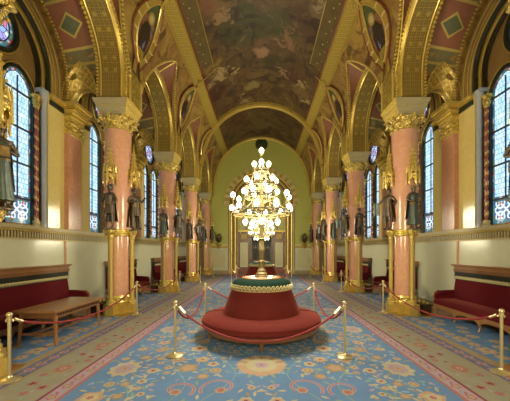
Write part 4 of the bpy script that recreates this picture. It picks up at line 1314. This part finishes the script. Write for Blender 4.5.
def make_candelabrum():
    root = empty('candelabrum')
    g = G()
    g.lathe([(.135, 0), (.135, .025), (.11, .04), (.115, .07), (.08, .10), (.085, .13), (.057, .17)], 'gold_lamp', seg=20)
    g.build('base', root)
    g = G()
    g.lathe([(.055, .15), (.052, .5), (.062, .52), (.062, .56), (.050, .58), (.047, .98), (.07, 1.02), (.075, 1.06), (.040, 1.10), (.028, 1.9), (.024, 2.2), (.015, 2.5)], 'gold_lamp', seg=8, smooth=False)
    for z in (.3, .75): g.lathe([(.066, z), (.076, z+.015), (.066, z+.03)], 'gold_lamp', seg=12)
    g.build('column', root)
    zb = 1.155
    def hoop(nm, r, z, h=.05, pat=True):
        g = G()
        g.tube([(r*cos(2*PI*i/48), r*sin(2*PI*i/48), z) for i in range(48)], .013, 'gold_lamp', 6, True)
        g.tube([(r*cos(2*PI*i/48), r*sin(2*PI*i/48), z+h) for i in range(48)], .010, 'gold_lamp', 6, True)
        n = max(12, int(r*60))
        for k in range(n):
            a, b = 2*PI*k/n, 2*PI*(k+.5)/n
            g.tube([(r*cos(a), r*sin(a), z), (r*cos(b), r*sin(b), z+h), (r*cos(2*PI*(k+1)/n), r*sin(2*PI*(k+1)/n), z)], .006, 'gold_lamp', 4)
        for k in range(6):
            a = 2*PI*k/6+.3
            g.tube([(.05*cos(a), .05*sin(a), z-.10), (r*.5*cos(a), r*.5*sin(a), z-.05), (r*cos(a), r*sin(a), z)], .010, 'gold_lamp', 5)
        g.build(nm, root)
    H = lambda z: z-zb-.016
    hoop('lower_hoop', .57, H(2.42), .07); hoop('middle_hoop', .33, H(2.76), .09); hoop('upper_hoop', .32, H(3.00), .04); hoop('top_hoop', .15, H(3.28), .06)
    g0 = G()
    g0.lathe([(.012, -.075), (.02, -.062), (.042, -.033), (.052, .0), (.047, .03), (.026, .052), (.008, .068)], 'lamp_glass', seg=12)
    globe = None
    def bulbs(n, r, z, ph, up=True, arm=.10):
        nonlocal globe
        for k in range(n):
            a = 2*PI*k/n+ph
            p = (r*cos(a), r*sin(a), H(z))
            if globe is None: globe = g0.build('glass_globe', root); o = globe
            else: o = globe.copy(); COL.objects.link(o); o.parent = root
            o.location = p
            if not up: pass
            gg = G(); sg = -1 if up else 1
            rr = r-.10 if r > .12 else r
            if up: gg.tube([(rr*cos(a), rr*sin(a), p[2]-arm-.05), (r*.98*cos(a), r*.98*sin(a), p[2]-arm-.03), (r*cos(a), r*sin(a), p[2]-.075)], .009, 'gold_lamp', 5)
            else: gg.tube([(r*cos(a), r*sin(a), p[2]+.07), (r*cos(a), r*sin(a), p[2]+arm+.07)], .009, 'gold_lamp', 5)
            gg.lathe([(.015, -.10), (.035, -.07), (.03, -.055)] if up else [(.03, .055), (.035, .07), (.015, .10)], 'gold_lamp', p, 8)
            gg.build('lamp_arm', root)
    bulbs(1, 0, 3.72, 0); bulbs(4, .145, 3.45, 0.0, True, .10); bulbs(6, .31, 3.12, .25); bulbs(6, .32, 2.89, .0, True, .06)
    bulbs(8, .58, 2.80, .20, True, .25); bulbs(10, .60, 2.55, .16, True, .05); bulbs(5, .34, 2.27, -PI/2, False, .12)
    g = G()
    g.lathe([(.05, H(2.28)), (.10, H(2.34)), (.04, H(2.44)), (.06, H(2.6)), (.03, H(2.75))], 'gold_lamp', seg=12)
    for k in range(6):
        a = 2*PI*k/6
        g.tube([(.33*cos(a), .33*sin(a), H(2.84)), (.38*cos(a), .38*sin(a), H(2.62)), (.55*cos(a), .55*sin(a), H(2.50))], .010, 'gold_lamp', 5)
        g.tube([(.32*cos(a), .32*sin(a), H(3.02)), (.20*cos(a), .20*sin(a), H(3.12)), (.15*cos(a), .15*sin(a), H(3.30))], .010, 'gold_lamp', 5)
    g.tube([(0, 0, H(3.2)), (0, 0, H(3.64))], .014, 'gold_lamp', 6)
    g.build('scrollwork', root)
    return root
cand = make_candelabrum(); cand.location = (0, bayY(1), 1.153+T+.005)
tag(cand, 'tall gilded candelabrum with many glowing globes on the nearest round sofa', 'lamp', 'candelabra on the round sofas')
c2 = copy_tree(cand); c2.location = (0, bayY(3), 1.153+T+.005)
tag(c2, 'gilded candelabrum with glowing globes on the farther round sofa', 'lamp')

# ------------------------------------------------------------------ wall benches
def make_bench(L=1.55, n=4):
    """local: back towards +X (x=0 at wall), front at -X, long axis Y, length 3.1"""
    root = empty('wall_bench'); D = .66
    g = G()
    g.bb(-D, -.02, -L, L, .24, .30, 'wood'); g.bb(-D-.012, -D+.012, -L, L, .235, .31, 'wood_light')
    for k in range(n):                                     # scalloped apron
        y0 = -L+.05+k*(2*L-.1)/n; y1 = y0+(2*L-.1)/n
        A, B = [], []
        for i in range(15):
            t = i/14; y = y0+(y1-y0)*t
            dz = .085*(abs(2*t-1)**3)
            A.append((-D-.008, y, .26)); B.append((-D-.008, y, .225-dz))
        g.strip(A, B, 'wood_light', False)
        g.strip([(a[0]+.025, a[1], a[2]) for a in A], [(b[0]+.025, b[1], b[2]) for b in B], 'wood', False)
    g.build('seat_rail', root)
    for k in range(n+1):
        y = -L+.05+k*(2*L-.1)/n
        g = G()
        g.tube([(-D+.01, y, .26), (-D-.01, y, .17), (-D+.02, y, .08), (-D-.005, y, .02), (-D-.012, y, 0.0)], [.045, .035, .022, .026, .028], 'wood_light', 8)
        g.build('leg', root)
        g = G(); g.box((-.08, y, .13), (.05, .05, .26), 'wood'); g.build('leg', root)
    g = G()
    def se(i, j):
        t = i
        pr = [(-D+.0, .30), (-D-.02, .34), (-D-.01, .40), (-D+.06, .435), (-D*.5, .445), (-.13, .44)]
        k = t*(len(pr)-1); a = min(int(k), len(pr)-2); f = k-a
        return (pr[a][0]*(1-f)+pr[a+1][0]*f, -L+.03+(2*L-.06)*j, pr[a][1]*(1-f)+pr[a+1][1]*f)
    g.grid(se, 10, 12, 'velvet_crimson')
    for j in (0, 1): g.poly([se(i/10, j) for i in range(11)]+[(-.13, se(0, j)[1], .30)], 'velvet_crimson')
    g.build('seat', root)
    g = G()
    def bk(i, j): return (-.145+.05*i-.02*sin(PI*i), -L+.03+(2*L-.06)*j, .42+.56*i)
    g.grid(bk, 8, 10, 'velvet_crimson')
    for j in (0, 1): g.poly([bk(i/8, j) for i in range(9)]+[(-.02, bk(0, j)[1], .98), (-.02, bk(0, j)[1], .42)], 'velvet_crimson')
    g.build('backrest', root)
    g = G(); g.bb(-.125, -.02, -L+.02, L-.02, .95, 1.15, 'black_trim'); g.build('black_band', root)
    g = G(); garland(g, lambda t: ((-.130, -L+.05+(2*L-.1)*t, 1.0), (0, 0, 1), (-1, 0, 0)), .032, .012, 'garland_gold', 20); g.build('garland', root)
    g = G()
    for z, e, h, m in ((1.145, .13, .075, 'wood'), (1.22, .12, .06, 'wood_light'), (1.28, .15, .025, 'wood'), (1.305, .17, .03, 'wood_light')):
        g.bb(-e, -.01, -L-(e-.12), L+(e-.12), z, z+h, m)
    g.build('top_rail', root)
    for sg in (-1, 1):
        g = G(); y = sg*(L-.02)
        P = [(-.14, y, .62), (-.35, y, .61), (-.52, y, .59), (-.60, y, .53), (-.61, y, .47), (-.58, y, .42)]
        g.tube(P, [.045, .05, .055, .05, .04, .03], 'velvet_crimson', 10)
        g.strip([(p[0], y-.03*1, p[2]-.03) for p in P], [(p[0], y-.03, .32) for p in P], 'velvet_crimson', False)
        g.strip([(p[0], y+.03*1, p[2]-.03) for p in P], [(p[0], y+.03, .32) for p in P], 'velvet_crimson', False)
        o = g.build('armrest', root)
        g = G(); g.tube([(-.52, y+sg*.03, .645), (-.62, y+sg*.03, .60), (-.665, y+sg*.02, .53), (-.655, y+sg*.02, .45), (-.63, y+sg*.02, .36), (-.645, y, .28)], .018, 'wood_light', 7)
        g.build('arm_scroll', o)
    return root
bn = make_bench(); bn2 = make_bench(1.05, 3); first = True; first2 = True
for b in range(1, 5):
    for s_ in (-1, 1):
        if b == 1:
            o = bn if first else copy_tree(bn); first = False
        else:
            o = bn2 if first2 else copy_tree(bn2); first2 = False
        o.location = (s_*(XW-.035), bayY(b)+(.12 if b == 1 else .66), .0125 if False else .012); o.rotation_euler = (0, 0, 0 if s_ > 0 else PI)
        tail = {(1, -1): 'behind the wooden table on the left', (1, 1): 'in the nearest bay on the right'}.get((b, s_)) or f'in the {["", "", "second", "third", "farthest"][b]} bay on the {SIDE[s_]}'
        tag(o, f'crimson velvet wall bench with carved wood frame {tail}', 'bench', 'crimson benches along the walls')

# ------------------------------------------------------------------ low table in front of the left bench
root = empty('low_table', (-3.97, 5.63, .012)); tag(root, 'long low wooden table before the left crimson bench', 'table')
HT = .63; w2, l2 = .385, .76
g = G(); g.bb(-w2, w2, -l2, l2, HT-.035, HT, 'wood_light'); g.bb(-w2+.012, w2-.012, -l2+.012, l2-.012, HT-.05, HT-.035, 'wood')
g.build('table_top', root)
g = G()
for sx in (-1, 1): g.bb(sx*(w2-.06), sx*(w2-.085), -l2+.1, l2-.1, HT-.15, HT-.05, 'wood')
for sy in (-1, 1): g.bb(-w2+.06, w2-.06, sy*(l2-.10), sy*(l2-.125), HT-.15, HT-.05, 'wood')
g.build('apron', root)
for sx in (-1, 1):
    for sy in (-1, 1):
        g = G(); g.tube([(sx*(w2-.085), sy*(l2-.12), HT-.05), (sx*(w2-.075), sy*(l2-.10), .25), (sx*(w2-.05), sy*(l2-.09), 0.0)], [.038, .032, .030], 'wood_light', 4, smooth=False); g.build('leg', root)
g = G()
for sy in (-1, 1): g.bb(-w2+.07, w2-.07, sy*(l2-.115), sy*(l2-.09), .18, .22, 'wood')
for sx in (-.12, .12): g.bb(sx-.03, sx+.03, -l2+.1, l2-.1, .19, .215, 'wood')
g.build('stretcher', root)
g = G()
for k in range(18):
    y = -l2+.14+k*(2*l2-.28)/17; g.box((w2-.055, y, HT-.085), (.02, .03, .05), 'wood_dark')
g.build('carved_frieze', root)

# ------------------------------------------------------------------ brass posts and ropes
def make_post():
    root = empty('rope_post')
    g = G(); g.lathe([(.125, 0), (.13, .012), (.12, .022), (.07, .035), (.035, .05), (.026, .07)], 'brass', seg=24); g.build('base', root)
    g = G(); g.lathe([(.02, .06), (.02, .80), (.028, .805), (.028, .815), (.018, .82)], 'brass', seg=14); g.build('pole', root)
    g = G(); g.ball((0, 0, .852), .036, 'brass', 14, 9); g.lathe([(.016, .80), (.03, .815), (.016, .83)], 'brass', seg=12)
    for a in (0, PI/2, PI, 3*PI/2): g.tube([(.018*cos(a), .018*sin(a), .79), (.045*cos(a), .045*sin(a), .79), (.05*cos(a), .05*sin(a), .77)], .006, 'brass', 5)
    g.build('finial', root)
    return root
post = make_post(); firstp = True
def place_post(x, y, label):
    global firstp
    o = post if firstp else copy_tree(post); firstp = False
    o.location = (x, y, T+.004); tag(o, label, 'rope post', 'brass rope posts')
def rope(p, q, sag, label, z0=.80):
    a, b = Vector((*p, z0)), Vector((*q, z0)); d = (b-a); L = d.length; d.normalize()
    a = a+d*.07; b = b-d*.07
    root = empty('barrier_rope', (a+b)/2); tag(root, label, 'rope', 'red barrier ropes')
    c = (a+b)/2
    def f(t): 
        k = 1-(2*t-1)**2
        return a+(b-a)*t-Vector((0, 0, sag*k**.85))-c
    n = 28
    g = G(); g.tube([f(i/n) for i in range(n+1)], .0165, 'rope_red', 8); g.build('cord', root)
    for t0, t1 in ((0, .035), (1, .965)):
        g = G(); g.tube([f(t0), f(t1)], [.019, .020], 'brass', 8); g.tube([f(t0)-Vector((0, 0, 0)), f(t0)+d*(.045 if t0 else -.045)+Vector((0, 0, -.01))], .007, 'brass', 5)
        g.build('hook', root)
PS = {}
def P_(key, x, y, label): PS[key] = (x, y); place_post(x, y, label)
P_('s1l', -1.38, 4.47, 'brass rope post in front of the nearest sofa, left'); P_('s1r', 1.32, 4.43, 'brass rope post in front of the nearest sofa, right')
P_('s1bl', -1.40, 6.96, 'brass rope post behind the nearest sofa, left'); P_('s1br', 1.30, 6.96, 'brass rope post behind the nearest sofa, right')
P_('s2l', -1.32, 12.3, 'brass rope post in front of the farther sofa, left'); P_('s2r', 1.32, 12.3, 'brass rope post in front of the farther sofa, right')
P_('s2bl', -1.34, 14.9, 'brass rope post behind the farther sofa, left'); P_('s2br', 1.34, 14.9, 'brass rope post behind the farther sofa, right')
wl = ['beside the photo edge', 'beside the nearest full column', 'beside the second full column', 'beside the third full column', 'near the end wall']
for s_, xs in ((-1, [(-3.26, 3.62), (-3.26, 7.32), (-3.22, 11.05), (-3.15, 14.4), (-3.10, 18.0)]), (1, [(3.30, 3.85), (3.28, 7.55), (3.25, 11.4), (3.2, 14.6), (3.15, 18.2)])):
    for k, (xx, yy) in enumerate(xs): P_(('w', s_, k), xx, yy, f'brass rope post {wl[k]} on the {SIDE[s_]}')
    for k in range(4):
        rope(PS[('w', s_, k)], PS[('w', s_, k+1)], (.34, .34, .3, .3)[k], f'red rope along the {SIDE[s_]} side {["past the nearest bench", "between nearest and second full columns", "between second and third full columns", "nearest the end wall"][k]}')
rope(PS['s1l'], PS['s1r'], .55, 'long red rope drooping across the front of the nearest sofa')
rope(PS['s1l'], PS['s1bl'], .42, 'red rope on the left flank of the nearest sofa'); rope(PS['s1r'], PS['s1br'], .42, 'red rope on the right flank of the nearest sofa')
rope(PS['s1bl'], PS['s1br'], .42, 'red rope running behind the nearest sofa')
rope(PS['s2l'], PS['s2r'], .5, 'red rope across the front of the farther sofa')
rope(PS['s2l'], PS['s2bl'], .4, 'red rope on the left flank of the farther sofa'); rope(PS['s2r'], PS['s2br'], .4, 'red rope on the right flank of the farther sofa')
rope(PS['s2bl'], PS['s2br'], .4, 'red rope running behind the farther sofa')

# ------------------------------------------------------------------ light
def point(loc, e, col, r=.3):
    l = bpy.data.lights.new('lamp_light', 'POINT'); l.energy = e; l.color = col; l.shadow_soft_size = r
    o = bpy.data.objects.new('lamp_light', l); COL.objects.link(o); o.location = loc
WARM = (1, .90, .63)
LE = 400
for yy, k in ((bayY(-1), 1.5), (bayY(1), .8), (bayY(3), 1.0)):
    for z in (2.45, 3.25): point((0, yy, z), LE*k, WARM, .55)
def area(loc, rot, sx, sy, e, col):
    l = bpy.data.lights.new('window_daylight', 'AREA'); l.shape = 'RECTANGLE'; l.size = sx; l.size_y = sy; l.energy = e; l.color = col
    o = bpy.data.objects.new('window_daylight', l); COL.objects.link(o); o.location = loc; o.rotation_euler = rot
w = bpy.data.worlds.new('World'); SC.world = w; w.use_nodes = True
w.node_tree.nodes['Background'].inputs[0].default_value = (.55, .7, 1, 1); w.node_tree.nodes['Background'].inputs[1].default_value = .5
cam = bpy.data.cameras.new('camera'); co = bpy.data.objects.new('camera', cam); COL.objects.link(co)
co.location = (0, 0, HZ); co.rotation_euler = (PI/2, 0, 0)
cam.sensor_width = 36; cam.lens = 280/510*36; cam.shift_x = -6.5/510; cam.shift_y = 50/510; cam.clip_start = .05; cam.clip_end = 100
SC.camera = co
vs = SC.view_settings; vs.view_transform = 'Standard'; vs.look = 'None'; vs.exposure = 0.15; vs.gamma = 1; vs.use_curve_mapping = False
SC.cycles.max_bounces = 8; SC.cycles.diffuse_bounces = 5; SC.cycles.glossy_bounces = 4; SC.cycles.use_denoising = True
SC.cycles.sample_clamp_indirect = 6; SC.cycles.use_light_tree = True
